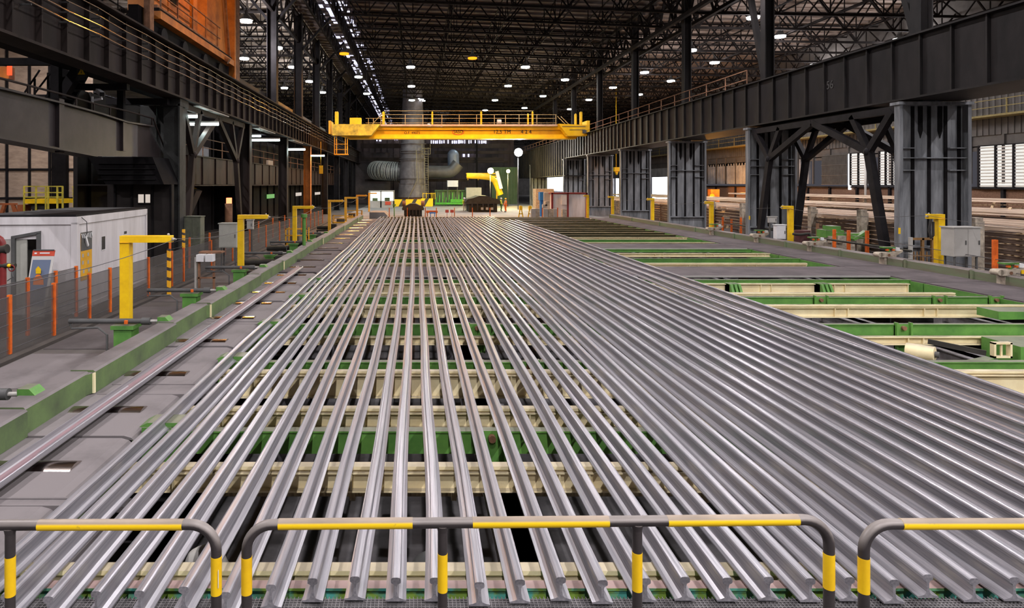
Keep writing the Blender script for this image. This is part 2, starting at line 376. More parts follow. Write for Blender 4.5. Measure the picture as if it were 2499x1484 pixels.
# cross wall in the left bay (tan boards on a dark grid)
YW = 46.0
wt = MB().box(-40, -22.8, YW, YW + .3, 0, 15); struct(wt.obj('wall_cross', M['wall_tan']))
g = MB()
for px in (16, 71, 120, 203): x = PX(px, YW); g.box(x, x + .14, YW - .12, YW, 0, 15)
for py in (416, 486, 236, 330): g.box(-40, -22.8, YW - .1, YW, PZ(py, YW), PZ(py, YW) + .14)
struct(g.obj('trim_2', M['steel_dark']))
x = PX(135, YW); struct(MB().box(x, x + 1.0, YW - .5, YW - .1, 0, 15).obj('column', M['steel_black']))
struct(MB().box(PX(240, YW), -13.4, YW + 6, YW + 6.3, 0, 9).obj('wall_cross', M['steel_black']))
# ---- roof trusses (each its own piece of structure)
def truss_mesh(x0, z0, x1, z1, n, dep=2.6):
    mb = MB(); zt = lambda t: z0 + (z1 - z0) * t - .35; zb = lambda t: zt(t) - dep
    X = lambda t: x0 + (x1 - x0) * t
    mb.bar((x0, 0, zb(0)), (x1, 0, zb(1)), .18, .18); mb.bar((x0, 0, zt(0)), (x1, 0, zt(1)), .14, .14)
    for k in range(n):
        a, b, c = k / n, (k + .5) / n, (k + 1) / n
        mb.bar((X(a), 0, zt(a)), (X(b), 0, zb(b)), .11); mb.bar((X(b), 0, zb(b)), (X(c), 0, zt(c)), .11)
        mb.bar((X(b), 0, zb(b)), (X(b), 0, zt(b)), .07)
    return mb
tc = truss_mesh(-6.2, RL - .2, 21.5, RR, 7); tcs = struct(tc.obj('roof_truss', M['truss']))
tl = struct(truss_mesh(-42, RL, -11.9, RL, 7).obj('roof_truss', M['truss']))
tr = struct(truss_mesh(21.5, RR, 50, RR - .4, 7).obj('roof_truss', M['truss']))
ys = [45.5 + 4.6 * k for k in range(20)] + [142 + 9 * k for k in range(9)]
for src in (tcs, tl, tr):
    base = src.location.copy()
    for i, y in enumerate(ys):
        o = src if i == 0 else src.copy()
        if i: COL.objects.link(o)
        o.location = (base.x, base.y + y, base.z)
def long_truss(x, ztop, dep, y0=38, y1=190, step=4.6, w=.12, c=.2):
    mb = MB(); mb.bar((x, y0, ztop), (x, y1, ztop), c); mb.bar((x, y0, ztop - dep), (x, y1, ztop - dep), c)
    y = y0
    while y < y1 - step:
        mb.bar((x, y, ztop), (x, y + step / 2, ztop - dep), w); mb.bar((x, y + step / 2, ztop - dep), (x, y + step, ztop), w); y += step
    return struct(mb.obj('longitudinal_truss', M['truss']))
long_truss(20.6, RR - .3, 2.8, 38, 200, 3.2, .16, .3); long_truss(22.4, RR - .3, 2.8, 38, 200, 3.2, .14, .26); long_truss(-11.9, RL - .3, 2.6, 38, 200, 3.2, .16, .26)
for x in (-9.4, -7.4): long_truss(x, RL - .25, 1.6, 48, 200, 2.3, .16, .16)
for x in (-5.9, -1.5, 3, 7.5, 12, 16.3): long_truss(x, RL - .75 - (x + 6) * .047, 2.2, 44, 200, 4.6, .07, .09)
for x in (27, 32.5, 38, 43.5): long_truss(x, RR - .7, 2.1, 36, 180, 4.6, .08, .11)
for x in (-16.5, -22, -28): long_truss(x, RL - .5, 2.2, 44, 160, 4.6, .08, .11)
# ---- left runway girder, its conductor bars, columns
gl = MB(); Z0, Z1 = CZ + 3.9, CZ + 5.95
gl.box(-10.78, -10.72, 4, 126, Z0, Z1); gl.box(-11.15, -10.35, 4, 126, Z0 - .08, Z0); gl.box(-11.2, -10.3, 4, 126, Z1, Z1 + .07)
y = 5.0
while y < 126: gl.box(-10.72, -10.56, y, y + .06, Z0, Z1); y += 1.35
gl.box(-12.6, -10.9, 4, 126, Z1 + .0, Z1 + .06)
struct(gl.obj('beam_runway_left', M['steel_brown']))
gg = MB().box(-13.1, -10.9, 4, 70, CZ + 4.3, CZ + 4.36); struct(gg.obj('beam_soffit_left', M['steel_black']))
for i, (dx, z) in enumerate([(.28, 4.92), (.28, 5.22), (.28, 5.52), (.2, 5.82)]):
    mb = MB(); pts = []; 
    for k in range(57):
        yy = 8 + k * 1.95; pts.append((-10.7 + dx + .012 * math.sin(k * 1.7 + i), yy, CZ + z + (.02 if k % 2 else -.02)))
    mb.tube(pts, .022, 6, caps=False)
    o = tag(mb.obj('conductor_bar', M['copper_strip']), 'bright conductor bar along the left runway girder, %s from the bottom' % nth(i), 'conductor bar', 'conductor bars on the left girder')
    ins = None
    for k in range(56):
        yy = 8 + k * 1.95
        if ins is None: ins = MB().box(-10.72, -10.7 + dx, yy, yy + .04, CZ + z - .06, CZ + z - .02).obj('insulator', M['grey_dark'], o); continue
        c = ins.copy(); COL.objects.link(c); c.parent = o; c.location = (0, k * 1.95, 0)
def col_left(y, w=.55, m='steel_brown', z1=Z0):
    mb = MB(); mb.box(-11.25, -11.19, y, y + w, 0, z1); mb.box(-10.61, -10.55, y, y + w, 0, z1); mb.box(-11.19, -10.61, y + w / 2 - .03, y + w / 2 + .03, 0, z1)
    mb.box(-11.4, -10.4, y - .1, y + w + .1, 0, .06); mb.box(-11.3, -10.5, y - .05, y + w + .05, z1 - .1, z1)
    return struct(mb.obj('column', M[m]))
bc = MB(); bc.box(-11.28, -10.6, 29.3, 30.2, 0, Z0 - .3); bc.box(-11.4, -10.5, 29.2, 30.3, Z0 - .4, Z0 - .08); bc.box(-10.6, -10.52, 29.2, 29.6, 0, Z0 - .3); bc.box(-13.0, -11.28, 30.9, 31.0, 0, Z0 - .2); bc.box(-12.3, -12.2, 30.8, 30.9, 0, Z0 - .2)
struct(bc.obj('column', M['column_left']))
for y, m in ((41.6, 'steel_brown'), (53.6, 'steel_brown'), (65.6, 'orange_lit_paint'), (78, 'steel_dark'), (90, 'steel_dark'), (102, 'steel_dark'), (114, 'steel_dark')): col_left(y, .6, m)  # one column carries the orange lamplight as its own colour
for y in (42, 54, 66, 78, 90, 102, 114, 126):
    mb = MB(); mb.box(-12.3, -12.24, y, y + .8, Z1, RL - .1); mb.box(-11.56, -11.5, y, y + .8, Z1, RL - .1); mb.box(-12.24, -11.56, y + .36, y + .44, Z1, RL - .1)
    mb.box(-12.5, -11.3, y - .1, y + .9, Z1 + .06, Z1 + .12)
    mb.bar((-11.6, y + .4, RL - 3.8), (-8.6, y + .4, RL - .4), .22); mb.bar((-12.2, y + .4, RL - 3.8), (-15, y + .4, RL - .4), .22)
    struct(mb.obj('column', M['steel_dark' if y != 42 else 'rust']))
# ---- right runway girder and its big box columns
gr = MB(); H0, H1 = CZ + 3.47, CZ + 5.86
gr.box(19.72, 19.78, 12, 86, H0, H1); gr.box(22.0, 22.06, 12, 86, H0, H1); gr.box(19.55, 22.2, 12, 86, H0 - .08, H0); gr.box(19.5, 20.15, 12, 126, H1, H1 + .07); gr.box(21.8, 22.3, 12, 126, H1, H1 + .07)
y = 15.0
while y < 86: gr.box(19.60, 19.72, y, y + .07, H0, H1); y += 1.5 if y < 60 else 1.2
gr.box(19.72, 19.78, 86, 126, CZ + 1.2, H1); gr.box(19.55, 22.2, 86, 126, CZ + 1.12, CZ + 1.2); gr.box(22, 22.06, 86, 126, CZ + 1.2, H1); gr.box(19.72, 22, 125.9, 126, CZ + 1.2, H1)
while y < 125: gr.box(19.55, 19.72, y, y + .12, CZ + 1.2, H1); y += 1.5
gr.box(20.15, 21.8, 12, 126, H1 + .0, H1 + .05)
struct(gr.obj('beam_runway_right', M['girder_right']))
rw = MB()
for k in range(30): yy = 40 + k * 2.8; rw.bar((20.2, yy, H1), (20.2, yy, H1 + 1.1), .05)
for z in (.55, 1.1): rw.bar((20.2, 40, H1 + z), (20.2, 124, H1 + z), .05)
tag(rw.obj('girder_handrail', M['rust']), 'thin rusty handrail on top of the right runway girder', 'handrail')
text('56', (19.70, 31.2, H0 + 1.25), .55, mat('chalk', (.085, .082, .08), .8), thing('chalk_mark', 'faint chalked number 56 on the web of the right girder', 'marking', (19.70, 31.2, H0 + 1)), rot=(90, 0, -90), depth=.005)
def col_right(y, w=2.9, x0=19.48):
    d = .42; mb = MB(); H = H0 - .14
    mb.box(x0 + .1, x0 + w - .1, y + .22, y + .28, 0, H)                       # front web
    mb.box(x0 + .1, x0 + .16, y + .25, y + d, 0, H); mb.box(x0 + w - .16, x0 + w - .1, y + .25, y + d, 0, H); mb.box(x0 + .1, x0 + w - .1, y + d - .06, y + d, 0, H)
    for t in (0, 1): mb.box(x0 + t * (w - .14), x0 + t * (w - .14) + .14, y, y + .3, 0, H)   # edge flanges
    for z in (1.05, 4.1, 5.0): 
        mb.box(x0 + .14, x0 + w * .24, y + .06, y + .25, z, z + .04); mb.box(x0 + w * .72, x0 + w - .14, y + .06, y + .25, z, z + .04)
    mb.box(x0 + .14, x0 + w - .14, y + .02, y + .25, 1.0, 1.06); mb.box(x0 + .14, x0 + w - .14, y + .04, y + .25, 4.6, 4.64)
    mb.box(x0 - .06, x0 + w + .06, y - .05, y + d + .05, H - .12, H)
    mb.box(x0 + w * .36, x0 + w * .6, y + .1, y + .4, H, H0 - .08)
    return struct(mb.obj('column', M['column_blue']))
CR = [26.4, 38.45, 50.5, 62.4, 74.4, 86.6, 112]
for y in CR: col_right(y)
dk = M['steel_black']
for y in CR:                                         # black strips put in for recess shade, plus dark pointed stiffeners
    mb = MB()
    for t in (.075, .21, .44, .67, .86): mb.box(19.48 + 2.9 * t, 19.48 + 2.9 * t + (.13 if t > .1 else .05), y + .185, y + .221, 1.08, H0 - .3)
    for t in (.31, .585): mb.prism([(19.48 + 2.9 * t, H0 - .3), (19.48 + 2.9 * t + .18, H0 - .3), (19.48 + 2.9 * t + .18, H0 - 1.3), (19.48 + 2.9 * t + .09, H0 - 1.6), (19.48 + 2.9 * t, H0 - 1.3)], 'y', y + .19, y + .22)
    struct(mb.obj('trim_recess_shade', dk))
for y in (27.6, 39.8, 51.8, 64, 76.4, 89, 101):
    mb = MB(); mb.box(21.2, 21.26, y, y + .55, H1, RR - .2); mb.box(21.72, 21.78, y, y + .55, H1, RR - .2); mb.box(21.26, 21.72, y + .25, y + .31, H1, RR - .2); mb.box(21, 22, y - .1, y + .65, H1 + .05, H1 + .1)
    mb.bar((21.5, y + .5, H1 + .3), (21.5, y + 3.2, H1 + 9), .3) if y < 45 else None
    struct(mb.obj('column', M['girder_right']))
# Y-shaped portal braces
def ybrace(name_label, x, ya, yb, m, zt):
    mb = MB(); s = (yb - ya) / 10.3; zn = CZ + 1.42
    mid = (ya + yb) / 2
    for a, d in ((ya, 1), (yb, -1)):
        ft = (x, a + .1 * d, .05); nd = (x, a + 1.25 * d * s, zn)
        mb.bar(ft, nd, .34, .26, (1, 0, 0)); mb.bar(nd, (x, a - .2 * d, zt), .28, .24, (1, 0, 0)); mb.bar(nd, (x, mid - 1.2 * d * 0, zt), .3, .24, (1, 0, 0))
        mb.bar(nd, (x, a + 2.3 * d * s, zt), .26, .22, (1, 0, 0)); mb.ball(nd, .22, 8, 6)
        mb.box(x - .25, x + .25, ft[1] - .25, ft[1] + .25, 0, .08)
    mb.bar((x, ya - .4, zt), (x, yb + .4, zt), .22, .3)
    return tag(mb.obj('portal_brace', M[m]), name_label, 'brace')
zt = H0 - .4
ybrace('dark Y-shaped portal brace nearest the cooling bed between the first two right columns', 19.75, 27.3, 37.9, 'steel_dark', zt)
ybrace('dark Y-shaped portal brace behind the nearer one, on the rail-stack side of the right columns', 22.1, 28.9, 38.3, 'steel_dark', zt)
ybrace('brown Y-shaped portal brace under the left runway girder', -10.8, 30.5, 40.6, 'steel_brown', Z0 - .25)
mb = MB(); mb.box(19.9, 22, 28.9, 38.3, zt + .15, zt + .25)
for k in range(6): mb.bar((20, 29 + k * 1.6, zt + .1), (22, 30.2 + k * 1.6, zt + .1), .1)
struct(mb.obj('beam_portal', M['steel_black']))
# ================================================================== COOLING BED
ZB = CZ - 3.0                                        # height the rails rest at
PROF = [(-.075,0),(.075,0),(.075,.0115),(.050,.0165),(.022,.028),(.0125,.045),(.0085,.075),(.0085,.105),(.014,.123),(.033,.132),(.036,.140),(.0355,.158),(.030,.167),(.018,.1715),(0,.172),
        (-.018,.1715),(-.030,.167),(-.0355,.158),(-.036,.140),(-.033,.132),(-.014,.123),(-.0085,.105),(-.0085,.075),(-.0125,.045),(-.022,.028),(-.050,.0165),(-.075,.0115)]
def rail_mesh(fx, y0, y1, n=40, z=ZB, prof=PROF, fz=None):
    mb = MB(); k = len(prof); vs = []
    ys = [y0 + (y1 - y0) * (i / n) ** 1.25 for i in range(n + 1)]
    for y in ys:
        dz = fz(y) if fz else 0
        vs += [(fx(y) + a, y, z + b + dz) for a, b in prof]
    fs = [(i*k+j, (i+1)*k+j, (i+1)*k+(j+1)%k, i*k+(j+1)%k) for i in range(n) for j in range(k)]
    fs += [tuple(range(k)), tuple(n*k + j for j in range(k))[::-1]]
    return mb.add(vs, fs)
ENDY = {0:1450,1:1456,2:1443,3:1442,4:1432,5:1445,6:1427,7:1411.5,8:1407,9:1410,10:1410,11:1421,12:1414.5,13:1408.5,14:1416,15:1411.5,16:1408,17:1410,18:1408,19:1411.5,20:1409,21:1415,22:1402,23:1411.5,24:1409}
ENDX = {1:117.6,2:234,3:340,4:448,5:550,6:661,7:762.6,8:866,9:966,10:1061,11:1170,12:1269,13:1369,14:1471,15:1576,16:1672,17:1775.5,18:1876,19:1978,20:2074,21:2183,22:2265,23:2378,24:2476}
for i in range(-1, 36):
    if i <= 32: off = -.994 + .1053 * i
    else: off = [2.565, 2.735, 2.895][i - 33]
    xf = off * 2.828
    ye = 2.828 * F / (ENDY.get(i, 1410 + random.uniform(-6, 6)) - VY)
    yn = (ENDX[i] - VX) / F * ye if i in ENDX else xf - .02
    a1, p1, a2, p2 = random.uniform(.004, .014), random.uniform(0, 6), random.uniform(.01, .03), random.uniform(0, 6)
    drift = -.02 if i < 33 else -.25
    y_far = random.uniform(57.2, 58.9) if i < 33 else random.uniform(52.5, 54.5)
    def fx(y, xf=xf, yn=yn, ye=ye, a1=a1, p1=p1, a2=a2, p2=p2, drift=drift):
        w = max(0, 1 - (y - ye) / 2.2) ** 2
        return xf + (yn - xf) * w + (1 - w) * (a1 * math.sin(y * .9 + p1) + a2 * math.sin(y * .22 + p2)) + drift * max(0, (y - 30) / 25) ** 2
    o = rail_mesh(fx, ye, y_far).obj('steel_rail', M['rail'])
    j = i + 1
    lab = 'long grey steel rail on the cooling bed, %s from the left' % nth(j)
    if i >= 33: lab = ['long grey rail, innermost of the three spaced wider at the right edge', 'long grey rail, middle of the three spaced wider at the right edge', 'outermost long grey rail at the far right edge of the bed'][i - 33]
    tag(o, lab, 'rail', 'steel rails laid side by side on the cooling bed')
# the single rail lying on its side on the roller table
SIDE = [(b - .086, a + .075) for a, b in PROF]
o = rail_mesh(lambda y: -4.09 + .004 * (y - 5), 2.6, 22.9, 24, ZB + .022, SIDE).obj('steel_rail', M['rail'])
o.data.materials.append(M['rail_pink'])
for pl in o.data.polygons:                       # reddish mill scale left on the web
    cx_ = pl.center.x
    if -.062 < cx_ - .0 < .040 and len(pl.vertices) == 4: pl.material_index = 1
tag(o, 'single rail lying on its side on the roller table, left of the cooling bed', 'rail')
# ---- crossbeams
def crossbeam(y, m, top, h, x0=-3.17, x1=BED1, cap=False, stiff=1.9, label='', group='', low=None, d=.12):
    """top: metres below the eye; h: face height"""
    z1 = CZ - top; mb = MB()
    if cap:
        mb.box(x0, x1, y, y + d, z1 - .035, z1); mb.box(x0, x1, y + .03, y + d - .03, z1 - .06, z1 - .035); mb.box(x0, x1, y - .02, y + d + .02, z1 - .075, z1 - .06)
        wz = z1 - .075
    else: mb.box(x0, x1, y - .02, y + d, z1 - .02, z1); wz = z1 - .02
    if m.startswith('green') or m == 'teal': mb.box(x0, x1, y, y + d, z1 - h, wz)
    else:
        mb.box(x0, x1, y + .05, y + .07, z1 - h + .02, wz); mb.box(x0, x1, y - .02, y + d, z1 - h, z1 - h + .02)
        x = x0 + .25; k = 0
        while x < x1 and stiff:
            mb.box(x, x + .02, y - .01, y + .06, z1 - h, wz); x += stiff if k % 2 else .32; k += 1
    o = mb.obj('crossbeam', M[m])
    tag(o, label, 'crossbeam', group); return o
G1, G2 = 'cream crossbeams under the rails', 'green crossbeams under the rails'
cream = [(5.12, 3.02, .24, True), (6.99, 3.01, .27, True), (8.80, 3.01, .27, True), (10.52, 3.0, .43, True), (16.28, 3.0, .31, True), (18.1, 3.0, .11, True), (19.78, 3.0, .28, False), (24.95, 3.0, .18, True), (28.5, 3.0, .16, False), (33.8, 3.0, .15, False), (37.2, 3.0, .14, False)]
green = [(7.98, 3.0, .28), (11.08, 3.0, .22), (14.06, 3.0, .24), (17.45, 3.0, .22), (20.6, 3.0, .14), (26.5, 3.0, .18), (30.3, 3.0, .14), (35.6, 3.0, .14)]
DEPTHWORD = ['nearest the handrail', 'second from the handrail', 'third from the handrail', 'fourth from the handrail', 'fifth from the handrail', 'sixth from the handrail', 'seventh from the handrail', 'eighth from the handrail', 'ninth from the handrail', 'tenth from the handrail', 'eleventh from the handrail']
for i, (y, t, h, c) in enumerate(cream):
    crossbeam(y, 'cream', t, h, cap=c, label='cream steel crossbeam under the rails, ' + DEPTHWORD[i], group=G1, x1=BED1 if y < 17 else min(BED1, 14.9 + (.5 if y > 25 else 0)))
og = crossbeam(4.92, 'teal', 3.02, .2, x0=-3.4, d=.08, label='green crossbeam with teal patches at the rail ends, in front of the handrail grating', group=G2)
GB = {}
for i, (y, t, h) in enumerate(green):
    GB[y] = crossbeam(y, 'green', t, h, x0=-3.3, label='green steel crossbeam under the rails, ' + DEPTHWORD[i], group=G2)
# cream lower chord beneath the third green beam
crossbeam(13.86, 'cream', 3.225, .17, label='low cream crossbeam hung beneath a green one, beside the tan motor', group=G1)
# far dark brown-green beams
mat('far_beam', (.11, .10, .035), .7, 0, .2, 1.5, col2=(.05, .05, .02), dust=(.17, .12, .06), dust_lo=.7)
y = 38.8; k = 0
while y < 60:
    crossbeam(y, 'far_beam', 3.0, .2, x0=-3.2, x1=BED1 - .2, stiff=0, d=.55 if k % 2 else .3, label='dark olive crossbeam far down the bed, %s of the dark ones' % nth(k), group='dark far crossbeams'); y += 1.75; k += 1
# brackets with pins on the green beams
def bracket(y, x, parent, hb=.24, w=.18, ztop=CZ - 2.95, zb=None, n='pin_bracket'):
    zb = zb if zb is not None else ztop - hb
    mb = MB(); mb.box(x - w, x - w + .035, y - .09, y, zb, ztop); mb.box(x + w - .035, x + w, y - .09, y, zb, ztop); mb.box(x - w, x + w, y - .03, y, zb, ztop - .04)
    b = mb.obj(n, M['green'], parent)
    MB().cyl((x, y - .1, ztop - .12), (x, y + .0, ztop - .12), .045, 10).obj('pin', M['rust'], b); return b
bracket(17.45, 10.75, GB[17.45]); bracket(17.45, 13.9, GB[17.45]); bracket(17.45, 16.0 - .6, GB[17.45]); bracket(14.06, 10.42, GB[14.06], w=.17, zb=CZ - 3.62, hb=.7); bracket(7.98, .92, GB[7.98], zb=CZ - 3.45); bracket(11.08, 1.9, GB[11.08], zb=CZ - 3.5)
bracket(14.06, 1.3, GB[14.06], zb=CZ - 3.6)
for x in (9.35, 12.05):                              # green clamp blocks over the cream beam
    mb = MB()
    for t in (0, .12, .24): mb.prism([(19.5, CZ - 2.97), (19.9, CZ - 2.97), (19.9, CZ - 3.3), (19.3, CZ - 3.3)], 'x', x + t, x + t + .07)
    mb.box(x, x + .31, 19.55, 19.85, CZ - 3.3, CZ - 2.99)
    tag(mb.obj('clamp_block', M['green']), 'ribbed green clamp block gripping a cream crossbeam, %s one' % ('left' if x < 10 else 'right'), 'clamp')
# brackets at the left ends of the green beams, beside the deck
for i, (yy, w) in enumerate([(8.05, .55), (11.15, .6), (14.0, .6), (17.4, .7), (20.5, .8)]):
    mb = MB(); mb.box(-3.36, -3.36 + w, yy - .02, yy + .06, CZ - 3.42, CZ - 2.98); mb.prism([(-3.4, CZ - 2.98), (-3.3, CZ - 2.93), (-2.9, CZ - 2.93), (-2.8, CZ - 2.98)], 'y', yy, yy + .3)
    mb.box(-3.0, -2.96, yy - .05, yy, CZ - 3.42, CZ - 2.98)
    o = mb.obj('end_bracket', M['green']); MB().cyl((-3.2, yy - .07, CZ - 3.1), (-3.2, yy, CZ - 3.1), .045, 10).obj('pin', M['rust'], o)
    tag(o, 'green end bracket with a pin beside the roller deck, %s from the front' % nth(i), 'bracket', 'green end brackets beside the roller deck')
# dusty plates spanning the bed
for (a, b, t) in ((21.45, 23.9, 'nearer'), (30.7, 33.2, 'farther')):
    x1 = 15.5; mb = MB().box(-3.0, x1, a, b, CZ - 3.06, CZ - 2.995); o = tag(mb.obj('bed_plate', M['deck_far']), 'dusty grey plate crossing the cooling bed, the %s one' % t, 'plate')
    MB().box(-3.0, x1, a - .03, a + .0, CZ - 3.04, CZ - 2.99).obj('bright_edge', M['grey_light'], o)
# longitudinal supports and machinery in the pit
for k, x in enumerate((-2.4, 1.0, 4.4, 7.8, 11.2, 14.6)):
    mb = MB().box(x - .12, x + .12, 5.4, 60, CZ - 3.75, CZ - 3.45); mb.box(x - .25, x + .25, 5.4, 60, CZ - 3.47, CZ - 3.45)
    for yy in (6, 12, 18, 24, 30, 38, 46, 54): mb.box(x - .15, x + .15, yy, yy + .3, -1.6, CZ - 3.7)
    tag(mb.obj('support_girder', M['pit_steel']), 'dark girder running lengthwise below the crossbeams, %s from the left' % nth(k), 'girder', 'dark girders below the bed')
for k, (x0, x1, y, t, m) in enumerate([(-2.2, 3.4, 7.5, 3.48, 'tan_shaft'), (-.2, 4.6, 12.6, 3.5, 'tan_shaft'), (3.0, 8.6, 7.5, 3.5, 'tan_shaft'), (-1.6, 5.5, 6.35, 3.8, 'pit_steel'), (-1, 7.5, 5.75, 3.9, 'pit_steel'), (-2.5, 8.5, 9.75, 3.4, 'pit_steel')]):
    mb = MB().cyl((x0, y, CZ - t), (x1, y, CZ - t), .085, 14)
    x = x0 + .3
    while x < x1: mb.cyl((x, y, CZ - t), (x + .06, y, CZ - t), .13, 14); x += 1.15
    tag(mb.obj('drive_shaft', M[m]), '%s drive shaft under the rails, %s' % ('tan' if m == 'tan_shaft' else 'dark', ['left of the middle at the second gap', 'at the dark gap far back', 'right of the middle at the second gap', 'deep at the front gap', 'deepest right behind the handrail', 'in the dark gap before the tall cream beam'][k]), 'shaft')
for k, (x, y, t) in enumerate([(.15, 6.2, 3.75), (2.3, 6.0, 3.7), (4.4, 6.3, 3.7), (-2.0, 6.2, 3.7), (-1.0, 6.1, 3.9), (6.3, 6.2, 3.8)]):
    mb = MB().ball((x, y, CZ - t), .24, 14, 10, 1, .8, 1.15); mb.cyl((x, y - .05, CZ - t - .5), (x, y - .05, CZ - t), .1, 12); mb.box(x - .3, x + .3, y - .2, y + .2, CZ - t - .55, CZ - t - .45)
    tag(mb.obj('counterweight', M['grey_light' if k % 2 else 'grey_dark']), ['rounded dark casting in the pit, behind the middle handrail post', 'pale rounded casting in the pit, right of the middle handrail post', 'rounded dark casting in the pit near the third handrail post', 'pale rounded casting in the pit at the gap between the left handrails', 'dark rounded casting in the pit left of the middle', 'pale rounded casting at the right of the pit'][k], 'casting')
# tan motor under the green beam on the right
m0 = thing('drive_motor', 'tan drive motor with a round end under the green beam, right side of the bed', 'motor', (10.1, 13.0, CZ - 3.7))
MB().cyl((9.95, 13.3, CZ - 3.36), (10.25, 12.95, CZ - 3.36), .15, 18).obj('housing', M['cream'], m0)
MB().cyl((10.25, 12.95, CZ - 3.36), (10.3, 12.9, CZ - 3.36), .06, 10).obj('hub', M['grey_dark'], m0)
MB().box(9.8, 10.2, 13.0, 13.4, CZ - 3.7, CZ - 3.5).obj('foot', M['cream'], m0)
mb = MB()
for x in (11.38, 11.7): mb.box(x, x + .04, 12.9, 13.0, CZ - 3.42, CZ - 3.12)
for z in (3.42, 3.15): mb.box(11.38, 11.74, 12.9, 13.0, CZ - z, CZ - z + .035)
mb.bar((11.56, 12.95, CZ - 3.4), (11.56, 12.95, CZ - 3.14), .03)
fr_ = tag(mb.obj('machine_frame', M['cream']), 'cream open frame right of the tan motor', 'frame')
MB().bar((11.35, 13.05, CZ - 3.36), (10.7, 13.7, CZ - 3.28), .05, .1).obj('strut', M['machine_dark'], fr_)
tag(MB().prism([(10.6, CZ - 3.5), (11.2, CZ - 3.38), (11.2, CZ - 3.5)], 'y', 12.7, 12.9).obj('guard_wedge', M['green']), 'green wedge guard lying beside the tan motor', 'guard')
tag(MB().box(11.9, 14.2, 12.9, 13.8, CZ - 3.9, CZ - 3.2).obj('gear_box', M['green']), 'large green gearbox in the pit at the right edge', 'gearbox')
tag(MB().prism([(13.6, CZ - 2.97), (16.2, CZ - 2.99), (16.2, CZ - 3.13), (13.6, CZ - 3.16)], 'y', 15.3, 15.9).obj('cover_plate', M['green']), 'green cover plate at the right edge beyond the cream beam', 'cover')
# ================================================================== ROLLER TABLES
zd = ZB + .0
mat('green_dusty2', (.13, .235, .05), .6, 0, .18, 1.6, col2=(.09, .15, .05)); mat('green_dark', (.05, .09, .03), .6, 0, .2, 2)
secs = [(2.2, 4.45), (4.55, 6.17), (6.34, 7.84), (7.9, 9.45), (9.95, 12.2), (12.3, 14.2), (14.5, 16.9), (17.1, 19.6), (19.9, 22.4), (22.7, 26), (26.3, 30), (30.3, 34), (34.3, 38), (38.3, 43), (43.3, 48), (48.3, 53), (53.3, 58)]
for i, (a, b) in enumerate(secs):
    x1 = -3.38 if i not in (6,) else -3.3
    zz = 0 if i % 2 else -.004
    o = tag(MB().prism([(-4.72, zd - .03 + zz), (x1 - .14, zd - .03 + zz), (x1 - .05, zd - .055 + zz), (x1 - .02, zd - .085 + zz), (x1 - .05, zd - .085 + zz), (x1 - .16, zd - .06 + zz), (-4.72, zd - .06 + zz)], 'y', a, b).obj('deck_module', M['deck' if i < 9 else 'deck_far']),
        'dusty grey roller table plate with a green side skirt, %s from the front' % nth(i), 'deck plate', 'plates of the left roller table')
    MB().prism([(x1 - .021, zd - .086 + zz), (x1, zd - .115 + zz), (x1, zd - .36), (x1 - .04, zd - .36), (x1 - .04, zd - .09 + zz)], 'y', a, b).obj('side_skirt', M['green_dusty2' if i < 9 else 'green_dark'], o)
for i, (a, b) in enumerate([(4.45, 4.55), (6.17, 6.34), (9.45, 9.95), (14.2, 14.5), (19.6, 19.9), (26, 26.3), (34, 34.3), (43, 43.3)]):
    mb = MB().box(-4.72, -2.75, a, b, zd - .09, zd - .034)
    if b - a > .15: mb.box(-4.6, -2.8, a, a + .03, zd - .034, zd - .024); mb.box(-4.6, -2.8, b - .03, b, zd - .034, zd - .024)
    tag(mb.obj('cross_channel', M['deck']), 'shallow grey channel crossing between roller table plates, %s from the front' % nth(i), 'channel', 'channels between the roller plates')
tag(MB().box(-5.2, -2.9, 5.55, 6.15, zd - .3, zd - .22).obj('step_plate', M['deck']), 'low grey step plate beside the left handrail', 'plate')
ry = [5.35, 7.06, 8.82, 10.5, 12.7, 14.9, 16.7, 18.4, 20.1, 21.9, 24, 26.2, 28.5, 31, 33.6, 36.5, 39.4, 42.4, 45.5, 48.5, 52, 55.5]
for i, y in enumerate(ry):
    r = .25
    tag(MB().cyl((-4.62, y, zd - .03 - .215), (-3.66, y, zd - .03 - .215), r, 40).obj('table_roller', M['brass']), 'worn bright roller showing through the left table deck, %s from the front' % nth(i), 'roller', 'rollers of the left table')
gs = [3.0, 7.9, 9.5, 12.8, 14.9, 19.8, 23.2, 28, 33, 38, 43, 48, 53, 58]
for i in range(len(gs) - 1):
    a, b = gs[i], gs[i + 1]; xi = -4.66 - (.06 if i % 2 else 0)
    pr = [(xi, zd - .03), (xi, zd + .275), (xi - .03, zd + .30), (xi - .36, zd + .30), (xi - .36, zd + .27), (xi - .05, zd + .27), (xi - .05, zd - .03)]
    g = MB().prism(pr, 'y', a + .03, b - .03)
    g.prism([(xi + .0, a + .03), (xi - .05, a + .03), (xi - .16, a - .28), (xi - .12, a - .30)], 'z', zd - .02, zd + .27)
    o = tag(g.obj('side_guard', M['green_dusty']), 'dusty green side guard of the left roller table, %s section from the front' % nth(i), 'guard', 'side guards of the left table')
    if i: MB().box(xi - .03, xi + .012, a - .02, a + .02, zd - .02, zd + .27).obj('joint_strip', M['cream'], o)
